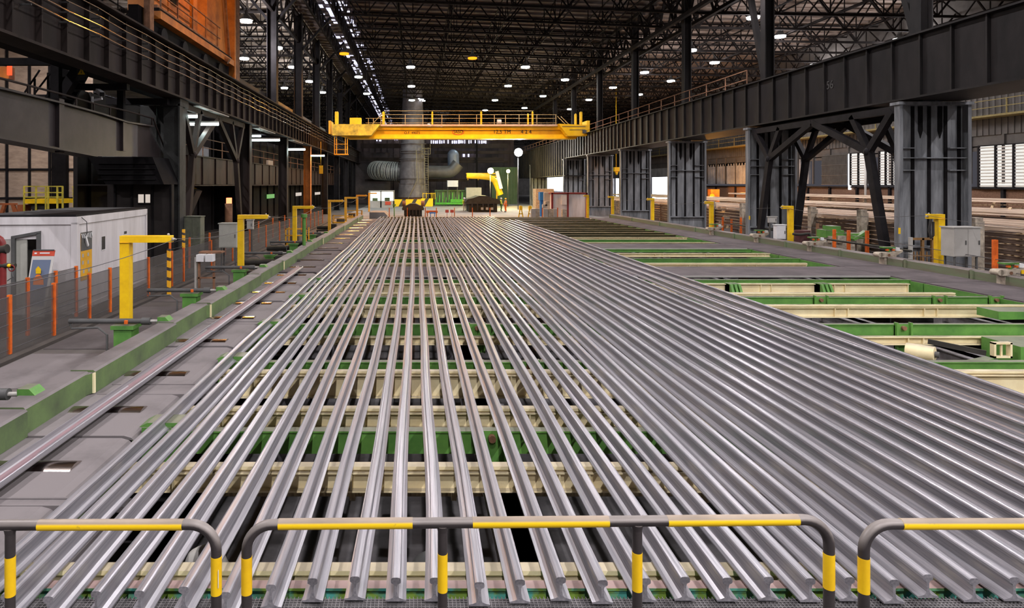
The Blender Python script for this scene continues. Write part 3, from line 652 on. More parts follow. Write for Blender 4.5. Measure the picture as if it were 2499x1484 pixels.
# right roller table
for i, (a, b) in enumerate([(12, 16), (16.05, 20), (20.05, 24), (24.05, 28), (28.05, 33), (33.05, 38), (38.05, 44), (44.05, 50), (50.05, 58)]):
    pr = [(15.55, zd + .0), (17.45, zd + .03), (17.45, zd - .03), (15.6, zd - .04), (15.6, zd - .34), (15.55, zd - .34)]
    o = tag(MB().prism(pr, 'y', a, b).obj('deck_module', M['deck_far']), 'purplish dusty deck plate right of the cooling bed, %s from the front' % nth(i), 'deck plate', 'plates of the right roller table')
    MB().box(15.5, 15.55, a, b, zd - .42, zd - .03).obj('skirt', M['green'], o)
mat('guard_right', (.13, .20, .10), .55, 0, .25, 1.2, col2=(.16, .13, .10), dust=(.20, .17, .16), dust_lo=.5, stretch=(1, .3, 2))
for i, (a, b) in enumerate([(12, 17.3), (17.4, 20.6), (20.7, 23.4), (23.5, 27), (27.1, 31), (31.1, 36), (36.1, 41), (41.1, 47), (47.1, 53), (53.1, 59)]):
    g = MB().prism([(17.45, zd), (17.45, zd + .28), (17.5, zd + .31), (17.8, zd + .31), (17.8, zd + .28), (17.52, zd + .27), (17.52, zd)], 'y', a, b)
    g.box(17.4, 17.46, b - .1, b, zd - .02, zd + .3)
    tag(g.obj('side_guard', M['guard_right']), 'dull green side guard of the right roller table, %s section from the front' % nth(i), 'guard', 'side guards of the right table')
# stands with sensors along the right table
def stand(x, y):
    t = thing('sensor_stand', '', 'sensor', (x, y, zd)); c = M['cream_dirty']
    MB().box(x - .18, x + .18, y - .1, y + .2, zd, zd + .32).obj('pedestal', c, t)
    mb = MB().box(x - .35, x + .22, y - .15, y + .15, zd + .30, zd + .48); mb.prism([(x + .2, zd + .32), (x + .5, zd + .50), (x + .5, zd + .57), (x + .2, zd + .48)], 'y', y - .1, y + .1); mb.cyl((x - .35, y - .15, zd + .39), (x - .35, y + .15, zd + .39), .09, 12)
    mb.obj('arm', c, t)
    MB().box(x - .22, x + .22, y - .12, y + .12, zd + .63, zd + .68).box(x + .02, x + .08, y - .04, y + .04, zd + .47, zd + .64).obj('canopy', M['green'], t)
    MB().box(x + .26, x + .40, y - .08, y + .08, zd + .53, zd + .65).obj('junction_box', M['white_paint'], t)
    MB().box(x - .12, x - .04, y - .13, y - .05, zd + .54, zd + .60).obj('terminal', M['orange'], t)
    MB().box(x + .12, x + .18, y - .13, y - .05, zd + .54, zd + .60).obj('terminal', M['orange'], t)
    MB().cyl((x - .05, y - .16, zd + .38), (x - .05, y - .14, zd + .38), .05, 10).obj('bolt_cap', M['rust'], t)
    return t
mat('cream_dirty', (.55, .48, .38), .6, 0, .2, 4, col2=(.25, .21, .17))
s0 = None
for i, (x, y) in enumerate([(17.62, 19.5), (17.55, 24.4), (17.6, 29.0), (17.55, 33.5), (17.5, 38.5)]):
    s = stand(x, y) if i == 0 else copy_tree(s0)
    s0 = s0 or s; move(s, (x, y, zd))
    tag(s, 'cream sensor stand with a green canopy on the right table edge, %s from the front' % nth(i), 'sensor', 'sensor stands on the right table')
y_tag = tag(MB().box(17.86, 17.99, 19.33, 19.35, zd + .36, zd + .47).obj('yellow_tag', M['yellow']), 'small yellow tag on the nearest sensor stand', 'tag')
# ================================================================== FRONT WALKWAY: grating and handrails
mb = MB()
for k in range(int(13.2 / .028)): x = -3.8 + k * .028; mb.box(x, x + .005, 4.30, 4.80, CZ - 3.045, CZ - 3.02)
for k in range(18): y = 4.31 + k * .027; mb.box(-3.8, 9.4, y, y + .006, CZ - 3.045, CZ - 3.019)
o = tag(mb.obj('walkway_grating', M['grate']), 'grey welded steel grating under the rail ends, behind the handrails', 'grating')
tag(MB().box(-3.8, 9.4, 2.9, 4.3, CZ - 3.09, CZ - 3.03).obj('walkway_plate', M['plate']), 'steel plate walkway carrying the handrails', 'walkway')
mb = MB(); mb.box(-3.8, 9.4, 4.3, 4.34, CZ - 3.3, CZ - 3.05); mb.box(-3.8, 9.4, 4.76, 4.8, CZ - 3.3, CZ - 3.05)
for k in range(12): mb.box(-3.8 + k * 1.2, -3.76 + k * 1.2, 4.34, 4.76, CZ - 3.3, CZ - 3.05)
mb.obj('frame', M['pit_steel'], o)
YH = 3.40; HT = (1272 - VY) / F * YH; zt_h = CZ - HT; RP = .0268; ZF = CZ - 3.03
def hx(px): return (px - VX) / F * YH
def handrail(name, pxl, pxr, posts, bands, lab, zl, zr, lopen=False, ropen=False):
    xl, xr = hx(pxl), hx(pxr); cr = .135
    t = thing('handrail', lab, 'handrail', ((xl + xr) / 2, YH, ZF), 'black and yellow pipe handrails in the foreground')
    def zz(x): return zl + (zr - zl) * (x - xl) / (xr - xl)
    pts = []
    if not lopen:
        pts.append((xl, YH, ZF))
        for k in range(9): a = R(180 - k * 11.25); pts.append((xl + cr + cr * math.cos(a), YH, zz(xl) - cr + cr * math.sin(a)))
    else: pts.append((xl, YH, zz(xl)))
    if not ropen:
        for k in range(9): a = R(90 - k * 11.25); pts.append((xr - cr + cr * math.cos(a), YH, zz(xr) - cr + cr * math.sin(a)))
        pts.append((xr, YH, ZF))
    else: pts.append((xr, YH, zz(xr)))
    MB().tube(pts, RP, 20).obj('pipe', M['pipe_grey'], t)
    for p in posts:
        x = hx(p); MB().cyl((x, YH, ZF), (x, YH, zz(x) - .01), RP * .93, 20).cyl((x, YH, zz(x) - .045), (x, YH, zz(x) - .015), RP * .93, 20, r2=RP * 1.15).obj('post', M['pipe_grey'], t)
    for b in bands:
        if b[0] == 'h': x0, x1 = hx(b[1]), hx(b[2]); MB().cyl((x0, YH, zz(x0)), (x1, YH, zz(x1)), RP + .0012, 20).obj('yellow_band', M['yellow_rub'], t)
        else: x = hx(b[1]); MB().cyl((x, YH, CZ - (b[2] - VY) / F * YH), (x, YH, CZ - (b[3] - VY) / F * YH), (RP if len(b) < 5 else RP * .93) + .0012, 20).obj('yellow_band', M['yellow'], t)
    for x in [hx(p) for p in posts] + ([] if lopen else [xl]) + ([] if ropen else [xr]): MB().cyl((x, YH, ZF), (x, YH, ZF + .012), .07, 20).obj('base_plate', M['pipe_grey'], t)
    return t
hz = lambda py: CZ - (py - VY) / F * YH
handrail('a', -420, 528, [25, -400], [('h', 95, 447), ('v', 25, 1358, 1453, 1), ('v', 528, 1357, 1449)], 'black and yellow bent pipe handrail at the lower left corner', hz(1283), hz(1280), lopen=True)
handrail('b', 602, 2023, [1080, 1555], [('h', 680, 1007), ('h', 1153, 1485), ('h', 1628, 1947), ('v', 602, 1358, 1448), ('v', 1080, 1350, 1442, 1), ('v', 1555, 1347, 1440, 1), ('v', 2023, 1350, 1435)], 'long black and yellow bent pipe handrail in the middle foreground', hz(1280), hz(1268))
handrail('c', 2108, 3000, [2580], [('h', 2198, 2550), ('v', 2108, 1360, 1445)], 'black and yellow bent pipe handrail at the lower right corner', hz(1279), hz(1278), ropen=True)
mb = MB().box(hx(536), hx(536) + .0015, YH - RP - .003, YH - RP + .012, hz(1428), hz(1385)); tag(mb.obj('barcode_sticker', M['white_paint']), 'tiny white sticker on the right leg of the left handrail', 'sticker')
# ================================================================== HIGH-BAY LAMPS
LH = CZ + 13.0
def lamp(x, y, z, kind, label, cat='lamp', group='high-bay lamps under the hall roof', power=None, spill=None):
    t = thing('highbay_lamp', label, cat, (x, y, z), group)
    MB().cyl((x, y, z + .02), (x, y, z + .45), .52, 16, r2=.16).cyl((x, y, z + .45), (x, y, z + .8), .14, 10).obj('reflector', M['grey_dark'], t)
    MB().cyl((x, y, z - .12), (x, y, z + .015), .46, 16).obj('lens', M[{'w': 'lamp_white', 'o': 'lamp_warm', 'c': 'lamp_cool', 'y': 'lamp_yellow'}[kind]], t)
    MB().cyl((x, y, z + .8), (x, y, (RL - .2 - (x + 6) * .04 if -6 < x < 21.5 else (RR - (x - 21.5) * .0156 if x > 0 else RL)) + .0), .03, 6).obj('rod', M['black_paint'], t)
    if power: spot('bulb', (x, y, z - .15), t, power, {'w': WHITE, 'o': WARM, 'c': COOL, 'y': (1, .8, .3)}[kind])
    if spill: point('spill', (x, y, z - 1.0), t, spill, WHITE, .3)
    return t
k = 0
for y, pw in ((-14, 1.7), (-4, 1.35), (9, .6), (24, .65), (40, .75)):
    for x, q in ((0, 1.0), (11.5, 1.25), (18.6, .6)):
        lamp(x, y, LH, 'w', 'white high-bay lamp over the cooling bed, above the view', power=LAMP_W * pw * q)
for y in (38, 22, 6):
    for x in (29, 40): lamp(x, y, LH, 'w', 'white high-bay lamp over the rail stacks, above the view', power=LAMP_W * 1.3)
for y in (10, 26, 38): lamp(-20, y, LH, 'w', 'white high-bay lamp over the left bay, above the view', power=LAMP_W * 1.6)
lamp(-8.8, 7, LH - 4, 'w', 'added unseen white lamp above the left aisle, brightening the cabin', power=LAMP_W * .9)  # extra lamp put in to brighten the white cabin and the aisle
VIS = [(1838,42,'w',1),(1903,88,'w',1),(2195,95,'w',1),(1990,157,'w',1),(1744,152,'w',1),(1740,233,'w',0),(1687,122,'w',0),(1573,176,'w',1),(1637,197,'w',0),(1657,258,'w',0),(1496,213,'w',0),(1560,230,'w',0),(1437,243,'w',0),
       (1002,163,'w',1),(1282,163,'w',1),(1379,194,'w',1),(1004,210,'w',1),(1240,209,'c',1),(1325,234,'c',0),(1005,244,'c',0),(1208,244,'c',0),(1280,263,'c',0),(1184,269,'c',0),(1153,141,'o',1),
       (601,50,'w',1),(596,142,'w',1),(694,214,'w',1),(755,198,'w',0),(677,116,'w',0),(714,163,'w',0),(787,225,'w',0),(840,130,'o',1),(875,187,'c',0),(895,228,'c',0),(1391,266,'w',0),(1006,291,'w',0)]
PLACE = {'w': 'white', 'o': 'orange', 'c': 'bluish white'}
def where(px, py):
    if px > 1480: s = 'right bay'
    elif px > 900: s = 'main bay'
    else: s = 'left side'
    return s
cnt = {}
SPEC = {(1838,42):'largest bright white lamp in the right bay, near the top of the view',(1903,88):'bright white lamp beside a dark diagonal brace, right bay',(2195,95):'white lamp just above the right girder, farthest right',(1990,157):'white lamp touching the right girder edge, second from the right',
 (1744,152):'white lamp right of a dark column, middle of the right bay',(1740,233):'small white lamp touching the girder edge below the other right bay lamps',(1687,122):'small white lamp on the side of a dark column, right bay',(1573,176):'white lamp right of the narrow dark column, right bay',
 (1637,197):'white lamp low between two dark columns, right bay',(1657,258):'small white lamp just over the right girder, left of the column',(1496,213):'white lamp between the two leftmost right-side columns',(1560,230):'small white lamp beside the foot of a dark column, right bay',(1437,243):'small white lamp left of the first right-side column',
 (1002,163):'bright starry white lamp above the grey stack, the upper one',(1282,163):'bright starry white lamp right of the orange one, main bay',(1379,194):'starry white lamp near the right edge of the main bay',(1004,210):'starry white lamp above the grey stack, second down',(1240,209):'bluish lamp right below the orange one, main bay',
 (1325,234):'bluish lamp above the right part of the yellow crane',(1005,244):'bluish lamp above the grey stack, third down',(1208,244):'small bluish lamp above the middle of the yellow crane',(1280,263):'small bluish lamp just over the crane handrail, right of the middle',(1184,269):'small bluish lamp just over the crane handrail, near its middle',(1153,141):'glowing orange lamp in the middle of the roof',
 (601,50):'large white lamp beside the orange column, the upper one',(596,142):'large white lamp beside the orange column, the lower one',(694,214):'white lamp low between the first two dark left columns',(755,198):'white lamp between the second and third dark left columns',(677,116):'small starry lamp on the first dark left column',(714,163):'small white lamp at the second dark left column',
 (787,225):'small white lamp right of the third dark left column',(840,130):'glowing orange lamp beside the skylight strip at the left',(875,187):'bluish lamp left of the stack, above the crane end',(895,228):'small bluish lamp above the yellow box of the crane',(1391,266):'small white lamp above the right end of the crane',(1006,291):'white lamp at the stack just behind the crane handrail'}
for px, py, kd, big in VIS:
    y = 13.0 * F / (VY - py); y = min(y, 135); z = PZ(py, y)
    lamp(PX(px, y), y, z, kd, SPEC[(px, py)], power=(LAMP_W * .8 if kd != 'o' else 9000) if big else (LAMP_W * .6 if kd == 'c' and px < 1250 else None), spill=(1500 if px < 800 else 700 if px > 1480 else None) if big else None)
def flood(name, px, py, Y, kd, lab, r=.5, pole=None, power=3000):
    x, z = PX(px, Y), PZ(py, Y); t = thing('floodlight', lab, 'floodlight', (x, Y, z))
    MB().cyl((x, Y - .1, z), (x, Y + .35, z), r * 1.1, 16, r2=r * .6).obj('housing', M['grey_dark'], t)
    MB().cyl((x, Y - .16, z), (x, Y - .1, z), r, 16).obj('lens', M['lamp_white' if kd == 'w' else 'lamp_yellow'], t)
    if pole is not None: MB().cyl((x, Y + .3, pole), (x, Y + .3, z), .06, 8).obj('pole', M['grey_dark'], t)
    s = point('bulb', (x, Y - .8, z), t, power, WHITE if kd == 'w' else (1, .8, .3), .4)
flood('a', 1265, 372, 92, 'w', 'brightest starry floodlight below the yellow crane, right of the stack', .55, 0, 2600)
flood('b', 1197, 417, 96, 'y', 'yellowish starry floodlight over the yellow pipe', .42, 0, 3000)
flood('c', 1240, 418, 104, 'y', 'small yellow-green floodlight before the green wall', .28, 0, 2500)
# fluorescent tubes under the left girder
tubes = [(450, 284, 31.0, 1.2), (495, 303, 33.5, 1.6), (635, 342, 44, 2.6), (720, 365, 55, 1.7), (776, 380, 66, 1.3), (626, 332, 47, .6)]
for i, (px, py, Y, ln) in enumerate(tubes):
    x, z = PX(px, Y), PZ(py, Y); t = thing('fluorescent_lamp', ['short white tube lamp beside the first left column', 'white tube lamp between the arms of the left portal brace', 'long white tube lamp midway under the left girder', 'white tube lamp left of the orange-lit column', 'farthest white tube lamp under the left girder', 'small white tube lamp above the long one under the left girder'][i], 'lamp', (x, Y, z), 'tube lamps under the left girder')
    MB().box(x - ln / 2, x + ln / 2, Y - .1, Y + .1, z + .06, z + .14).obj('housing', M['grey_light'], t)
    MB().cyl((x - ln / 2, Y, z), (x + ln / 2, Y, z), .075, 10).obj('tube', M['tube_white'], t)
    MB().cyl((x, Y, z + .14), (x, Y, CZ + 4.3), .015, 6).obj('rod', M['black_paint'], t)
    if i < 5: point('bulb', (x, Y, z - .25), t, 45, (.8, 1, .97), .2)
for i, y in enumerate((31.5, 43.5, 55.5)):
    mb = MB().box(-10.9, -10.4, y, y + 5.0, Z0 - .16, Z0 - .10); tag(mb.obj('lit_strip', M['grey_light']), 'pale strip fixed under the left girder, %s from the front' % nth(i), 'strip', 'pale strips under the left girder')
# ================================================================== YELLOW OVERHEAD CRANE
YC = 77.0
cr = thing('overhead_crane', 'yellow overhead travelling crane spanning the main bay', 'crane', (5, YC, PZ(338, YC)))
cx = lambda p: PX(p, YC); cz = lambda p: PZ(p, YC)
g = MB().prism([(cx(822), cz(309)), (cx(1432), cz(309)), (cx(1432), cz(324)), (cx(1405), cz(337)), (cx(850), cz(337)), (cx(822), cz(330))], 'y', YC, YC + 1.3); g.obj('main_girder', M['yellow_crane'], cr)
MB().box(cx(850), cx(1392), YC - .25, YC, cz(317), cz(310)).box(cx(850), cx(1405), YC - .2, YC + 1.5, cz(339), cz(336.6)).obj('flange', M['yellow_crane'], cr)
MB().box(cx(928), cx(1358), YC - .6, YC - .05, cz(309), cz(304.5)).obj('walkway_edge', M['rust_pale'] if 'rust_pale' in M else mat('rust_pale', (.55, .38, .26), .6), cr)
MB().prism([(cx(816), cz(306)), (cx(930), cz(306)), (cx(908), cz(333)), (cx(816), cz(333))], 'y', YC - 1.6, YC - .4).obj('end_platform', M['yellow_dirty'], cr)
MB().prism([(cx(1356), cz(305)), (cx(1426), cz(308)), (cx(1424), cz(334)), (cx(1378), cz(334))], 'y', YC - 1.6, YC - .4).obj('end_platform', M['yellow_crane'], cr)
mb = MB().prism([(cx(1364), cz(311)), (cx(1420), cz(311)), (cx(1420), cz(312)), (cx(1364), cz(312))], 'y', YC - 1.64, YC - 1.58); mb.box(cx(1382), cx(1420), YC - 1.64, YC - 1.58, cz(320), cz(319)); mb.box(cx(1413), cx(1422), YC - 1.7, YC - 1.58, cz(328), cz(320)); mb.obj('latch_bar', M['grey_dark'], cr)
MB().box(cx(804), cx(809), YC - .8, YC + 1.8, cz(328), cz(296)).obj('end_carriage', M['amber'], cr)
MB().box(cx(1428), cx(1435), YC - .8, YC + 1.8, cz(328), cz(296)).obj('end_carriage', M['yellow_crane'], cr)
bx = MB().box(cx(856), cx(883), YC - 1.2, YC - .2, cz(306), cz(290)).obj('cabinet', M['yellow_crane'], cr)
for p, w in ((936, 6), (1055, 4), (1174, 4), (1299, 3), (1288, 3), (1404, 4), (1417, 5), (820, 4), (824, 4)):
    t = 274 if p not in (1288, 1404) else 279
    MB().box(cx(p - w / 2), cx(p + w / 2), YC - .3, YC + .1, cz(306), cz(t)).cyl((cx(p), YC - .1, cz(t)), (cx(p), YC - .1, cz(t - 2)), .1, 8, r2=.02).obj('marker_post', M['yellow'], cr)
mb = MB()
for p in (900, 912, 930, 989, 1032, 1078, 1120, 1162, 1205, 1232, 1265, 1308, 1354): mb.bar((cx(p), YC - .55, cz(306)), (cx(p), YC - .55, cz(281 if 925 < p < 1360 else 290)), .07)
for py, a, b in ((281, 930, 1356), (290, 893, 1356), (301, 893, 1356), (272, 938, 1300)): mb.bar((cx(a), YC - .55, cz(py)), (cx(b), YC - .55, cz(py)), .05)
mb.bar((cx(908), YC - .55, cz(306)), (cx(930), YC - .55, cz(281)), .06)
mb.bar((cx(1358), YC - .55, cz(285)), (cx(1380), YC - .55, cz(307)), .06); mb.bar((cx(1366), YC - .55, cz(285)), (cx(1388), YC - .55, cz(307)), .06)
mb.obj('handrail', M['amber_rail'] if 'amber_rail' in M else mat('amber_rail', (.40, .28, .12), .6), cr)
MB().cyl((cx(1212), YC - .4, cz(299)), (cx(1222), YC - .4, cz(299)), .32, 14).obj('hoist_motor', M['grey_light'], cr)
# service ladder cage hanging at the left end
cg = MB()
for p in (819, 824, 845, 850): cg.bar((cx(p), YC - 1.0, cz(333)), (cx(p), YC - 1.0, cz(379)), .09)
for q in (353, 366): cg.bar((cx(819), YC - 1.0, cz(q)), (cx(850), YC - 1.0, cz(q)), .05)
cg.box(cx(818), cx(851), YC - 1.2, YC - .2, cz(379), cz(376.5)); cg.obj('ladder_cage', M['amber'], cr)
blk = M['black_paint']
text('12,5 TM', (cx(1225), YC - .03, cz(322)), .62, blk, cr, name='lettering')
text('4 2 4', (cx(1284), YC - .03, cz(322)), .62, blk, cr)
text('O.F. 49071', (cx(1006), YC - .03, cz(324.5)), .42, blk, cr)
text('JASO', (cx(1119), YC - .03, cz(322)), .50, blk, cr)
rg = MB(); n = 28; pts = [(cx(1118) + 14 / 20.8 * math.cos(2 * math.pi * k / n), YC - .03, cz(322.5) + 6.2 / 20.8 * math.sin(2 * math.pi * k / n)) for k in range(n + 1)]
rg.tube(pts, .035, 6); rg.obj('logo_ring', M['red_paint'], cr)
# ================================================================== ORANGE-LIT CRANE CARRIAGE ON THE LEFT GIRDER
oc = thing('crane_carriage', 'orange-lit crane carriage standing on the left runway girder', 'crane', (-11.3, 33, Z1 + .1))
MB().box(-11.1, -10.7, 27.5, 38.6, CZ + 6.95, CZ + 7.28).obj('side_beam', M['orange_lit_paint'], oc)
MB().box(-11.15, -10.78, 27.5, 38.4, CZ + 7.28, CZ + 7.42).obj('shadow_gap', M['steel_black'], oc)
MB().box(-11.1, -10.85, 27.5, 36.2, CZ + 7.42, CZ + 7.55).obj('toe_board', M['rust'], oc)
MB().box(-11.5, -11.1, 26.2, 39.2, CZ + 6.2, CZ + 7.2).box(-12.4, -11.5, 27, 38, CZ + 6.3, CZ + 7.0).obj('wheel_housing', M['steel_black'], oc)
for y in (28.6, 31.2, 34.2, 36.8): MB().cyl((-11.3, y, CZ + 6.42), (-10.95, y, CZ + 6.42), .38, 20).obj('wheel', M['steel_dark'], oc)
MB().box(-11.2, -10.75, 38.9, 39.15, Z1 + .1, CZ + 13).box(-11.4, -10.8, 39.15, 39.3, Z1 + .1, CZ + 13).obj('end_post', M['orange_lit_paint'], oc)
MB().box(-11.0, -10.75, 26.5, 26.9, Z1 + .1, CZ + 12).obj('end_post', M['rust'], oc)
MB().box(-12.0, -11.15, 35.0, 38.4, CZ + 7.5, CZ + 13).obj('column_box', M['orange_lit_paint'], oc)
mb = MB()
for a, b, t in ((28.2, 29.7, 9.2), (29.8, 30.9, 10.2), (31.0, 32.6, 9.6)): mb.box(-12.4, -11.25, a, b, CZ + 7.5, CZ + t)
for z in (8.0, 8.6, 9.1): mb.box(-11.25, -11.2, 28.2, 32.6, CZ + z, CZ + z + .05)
mb.obj('machine_panel', M['orange_lit_paint'], oc)
MB().box(-11.24, -11.2, 30.0, 30.7, CZ + 8.3, CZ + 9.9).obj('dark_opening', M['steel_black'], oc)
MB().bar((-11.0, 38.7, CZ + 7.3), (-11.0, 37.4, CZ + 12), .12).obj('stay', M['rust'], oc)
MB().box(-12.2, -11.2, 33.0, 33.6, CZ + 7.5, CZ + 10).obj('control_panel', M['orange_lit_paint'], oc)
mb = MB()
for y in (28, 30, 32, 34, 36): mb.bar((-10.9, y, CZ + 7.5), (-10.9, y, CZ + 8.7), .06)
for z in (8.1, 8.7): mb.bar((-10.9, 27.5, CZ + z), (-10.9, 36.5, CZ + z), .05)
mb.obj('handrail', M['rust'], oc)
MB().cyl((-11.0, 36.8, CZ + 7.2), (-10.5, 36.8, CZ + 6.9), .16, 10).obj('buffer', M['rust'], oc)
ol = thing('sodium_lamp', 'orange work lamp inside the crane carriage at the top left', 'lamp', (-9.2, 30, CZ + 12)); MB().cyl((-9.2, 30, CZ + 12), (-9.2, 30, CZ + 12.5), .3, 12, r2=.12).obj('reflector', M['grey_dark'], ol)
point('bulb', (-9.2, 31.5, CZ + 11.6), ol, 600, WARM, .3)
cf = MB(); cf.box(-13.2, -12.4, 38, 126, CZ + 6.9, CZ + 7.5); struct(cf.obj('beam_left_bay', M['clad']))
# ================================================================== LEFT SIDE, MID LEVEL: plate girder, catwalk, columns
gd = MB()
gx = -11.45
def gy(px): return gx / ((px - VX) / F)
def gpt(px, py): Y = gy(px); return (Y, PZ(py, Y))
poly = [gpt(-260, 160), gpt(0, 218), gpt(130, 249), gpt(235, 277), gpt(300, 298), gpt(365, 308), gpt(376, 330), gpt(402, 385), gpt(402, 448), gpt(392, 448), gpt(364, 383), gpt(215, 381), gpt(0, 341), gpt(-260, 292)]
gd.prism(poly, 'x', gx - .04, gx + .02)
for i in range(5): (a, b), (c, d) = poly[i], poly[i + 1]; gd.bar((gx, a, b), (gx, c, d), .5, .06, (1, 0, 0)) if False else gd.bar((gx, a, b), (gx, c, d), .4, .06)
for i in (11, 12): (a, b), (c, d) = poly[i], poly[i + 1]; gd.bar((gx, a, b), (gx, c, d), .7, .06)
for p in (134, 292): Y = gy(p); gd.box(gx, gx + .14, Y, Y + .3, PZ(372 if p < 200 else 368, Y), PZ(240 if p < 200 else 296, Y))
pg = tag(gd.obj('plate_girder', M['girder_plate'] if 'girder_plate' in M else mat('girder_plate', (.036, .028, .029), .42, .1, .2, 1.0, col2=(.017, .013, .014), spec=.25)), 'large dark plate girder with a cut-back end above the white site cabin', 'girder')
hr = MB(); a = gpt(-200, 120); 
pts = [(gx + .1, *gpt(-200, 145)), (gx + .1, *gpt(0, 193)), (gx + .1, *gpt(140, 229)), (gx + .1, *gpt(235, 256)), (gx + .1, *gpt(300, 270)), (gx + .1, *gpt(368, 289)), (gx + .1, *gpt(374, 305)), (gx + .1, *gpt(398, 366)), (gx + .1, *gpt(404, 368))]
hr.tube(pts, .035, 8)
for p, q0, q1 in ((60, 232, 207), (178, 262, 239), (222, 274, 252), (262, 286, 262), (365, 308, 288)): Y = gy(p); hr.bar((gx + .1, Y, PZ(q0, Y)), (gx + .1, Y, PZ(q1, Y)), .05)
tag(hr.obj('pipe_handrail', M['steel_brown']), 'dark pipe handrail running along the top of the plate girder', 'handrail')
# hopper-like support below the girder end
Yh = 27.5
mb = MB().prism([(PX(214, Yh), PZ(383, Yh)), (PX(372, Yh), PZ(383, Yh)), (PX(400, Yh), PZ(450, Yh)), (PX(258, Yh), PZ(450, Yh))], 'y', Yh, Yh + 2)
for k in range(4): z = PZ(400 + k * 13, Yh); mb.box(PX(240, Yh), PX(380, Yh), Yh - .08, Yh, z, z + .05)
struct(mb.obj('beam_haunch', M['steel_black']))
mb = MB().box(PX(240, Yh), PX(402, Yh) - .05, Yh + .8, Yh + 1.2, 0, PZ(450, Yh)); struct(mb.obj('wall_under_haunch', M['steel_black2'] if 'steel_black2' in M else mat('steel_black2', (.028, .024, .023), .7, 0, .2, 1, spec=.1)))
mb = MB()
for p in (258, 300, 352, 398): mb.box(PX(p, Yh), PX(p, Yh) + .08, Yh + .72, Yh + .8, 0, PZ(450, Yh))
struct(mb.obj('trim_4', M['steel_black']))
w8 = struct(MB().box(PX(318, Yh), PX(351, Yh), Yh + .74, Yh + .79, PZ(500, Yh), PZ(473, Yh)).obj('window_8', M['steel_black']))
for a, b in ((320, 333), (338, 349)): MB().box(PX(a, Yh), PX(b, Yh), Yh + .70, Yh + .74, PZ(496, Yh), PZ(475, Yh)).obj('pane', M['pane_dim'], w8)
# black structure behind (gallery) with posts, beams, stairs
YG = 24.0
gy0 = MB(); xx = PX(133, YG); gy0.box(xx - .15, xx + .15, YG, YG + .25, PZ(330, YG), PZ(141, YG)); gy0.box(PX(-60, YG), xx + .15, YG, YG + .25, PZ(158, YG), PZ(141, YG))
gy0.box(PX(145, YG), PX(292, YG), YG + .6, YG + .85, PZ(213, YG), PZ(198, YG)); xx = PX(293, 26.4); gy0.box(xx - .13, xx + .13, 26.4, 26.6, PZ(300, 26.4), PZ(203, 26.4))
gy0.box(PX(258, 28.7), PX(408, 28.7), 28.7, 29.0, PZ(255, 28.7), PZ(240, 28.7))
gy0.bar((PX(185, YG), YG + .3, PZ(160, YG)), (PX(145, YG), YG + .3, PZ(225, YG)), .35)
struct(gy0.obj('beam_gallery', M['steel_dark']))
st = MB()
for k in range(9): st.bar((PX(150, YG), YG + 1 + k * .2, PZ(255 - k * 14, YG)), (PX(120, YG), YG + 1 + k * .2, PZ(255 - k * 14, YG)), .3, .05) if False else None
st.bar((PX(70, YG), YG + 1.2, PZ(240, YG)), (PX(120, YG), YG + 1.2, PZ(155, YG)), .12, .3); st.bar((PX(95, YG), YG + 2, PZ(240, YG)), (PX(160, YG), YG + 2, PZ(120, YG)), .12, .3)
for k in range(11): zz = PZ(240 - k * 11, YG); x0 = PX(82 + k * 6.4, YG); st.box(x0, x0 + .35, YG + 1.2, YG + 2.0, zz, zz + .04)
tag(st.obj('steel_stair', M['steel_dark']), 'dark steel staircase behind the plate girder at the upper left', 'staircase')
sh = MB()
for a, b in ((15, 55), (42, 88)): sh.bar((PX(a, YG), YG + 1.1, PZ(218, YG)), (PX(b, YG), YG + 1.1, PZ(158, YG)), .05)
for a, q in ((42, 180), (76, 165), (104, 175)): sh.bar((PX(a, YG), YG + 1.1, PZ(225, YG)), (PX(a, YG), YG + 1.1, PZ(q, YG)), .06)
tag(sh.obj('stair_handrail', M['steel_dark']), 'thin dark stair handrail at the upper left', 'handrail')
mb = MB().box(PX(17, 27), PX(26, 27), 27, 27.1, PZ(183, 27), PZ(160, 27)); tag(mb.obj('signal_panel', M['signal_red']), 'glowing red panel behind the stairs at the upper left edge', 'signal')
mb = MB().box(PX(-8, 27), PX(14, 27), 27.2, 27.6, PZ(190, 27), PZ(160, 27)); tag(mb.obj('orange_box', M['orange_lit_paint']), 'orange box beside the glowing red panel at the left edge', 'box')
sg = thing('warning_sign', 'yellow triangle warning sign on a black plate, left of the security camera', 'sign', (PX(199, 23.5), 23.5, PZ(197, 23.5)))
Ys = 23.5
MB().box(PX(187, Ys), PX(211, Ys), Ys, Ys + .02, PZ(196, Ys), PZ(163, Ys)).obj('board', M['black_paint'], sg)
MB().cyl((PX(199, Ys), Ys + .01, PZ(163, Ys)), (PX(199, Ys), Ys + .01, CZ + 4.3), .012, 6).obj('hanger', M['black_paint'], sg)
MB().prism([(PX(190, Ys), PZ(182, Ys)), (PX(208, Ys), PZ(182, Ys)), (PX(199, Ys), PZ(166, Ys))], 'y', Ys - .012, Ys).obj('triangle', M['yellow'], sg)
MB().prism([(PX(198, Ys), PZ(179, Ys)), (PX(200, Ys), PZ(179, Ys)), (PX(199, Ys), PZ(171, Ys))], 'y', Ys - .016, Ys - .012).obj('symbol', M['black_paint'], sg)
MB().box(PX(190, Ys), PX(208, Ys), Ys - .008, Ys, PZ(187, Ys), PZ(186, Ys)).box(PX(192, Ys), PX(206, Ys), Ys - .008, Ys, PZ(190, Ys), PZ(189, Ys)).box(PX(190, Ys), PX(208, Ys), Ys - .008, Ys, PZ(193.5, Ys), PZ(192.5, Ys)).obj('text_lines', M['grey_dark'], sg)
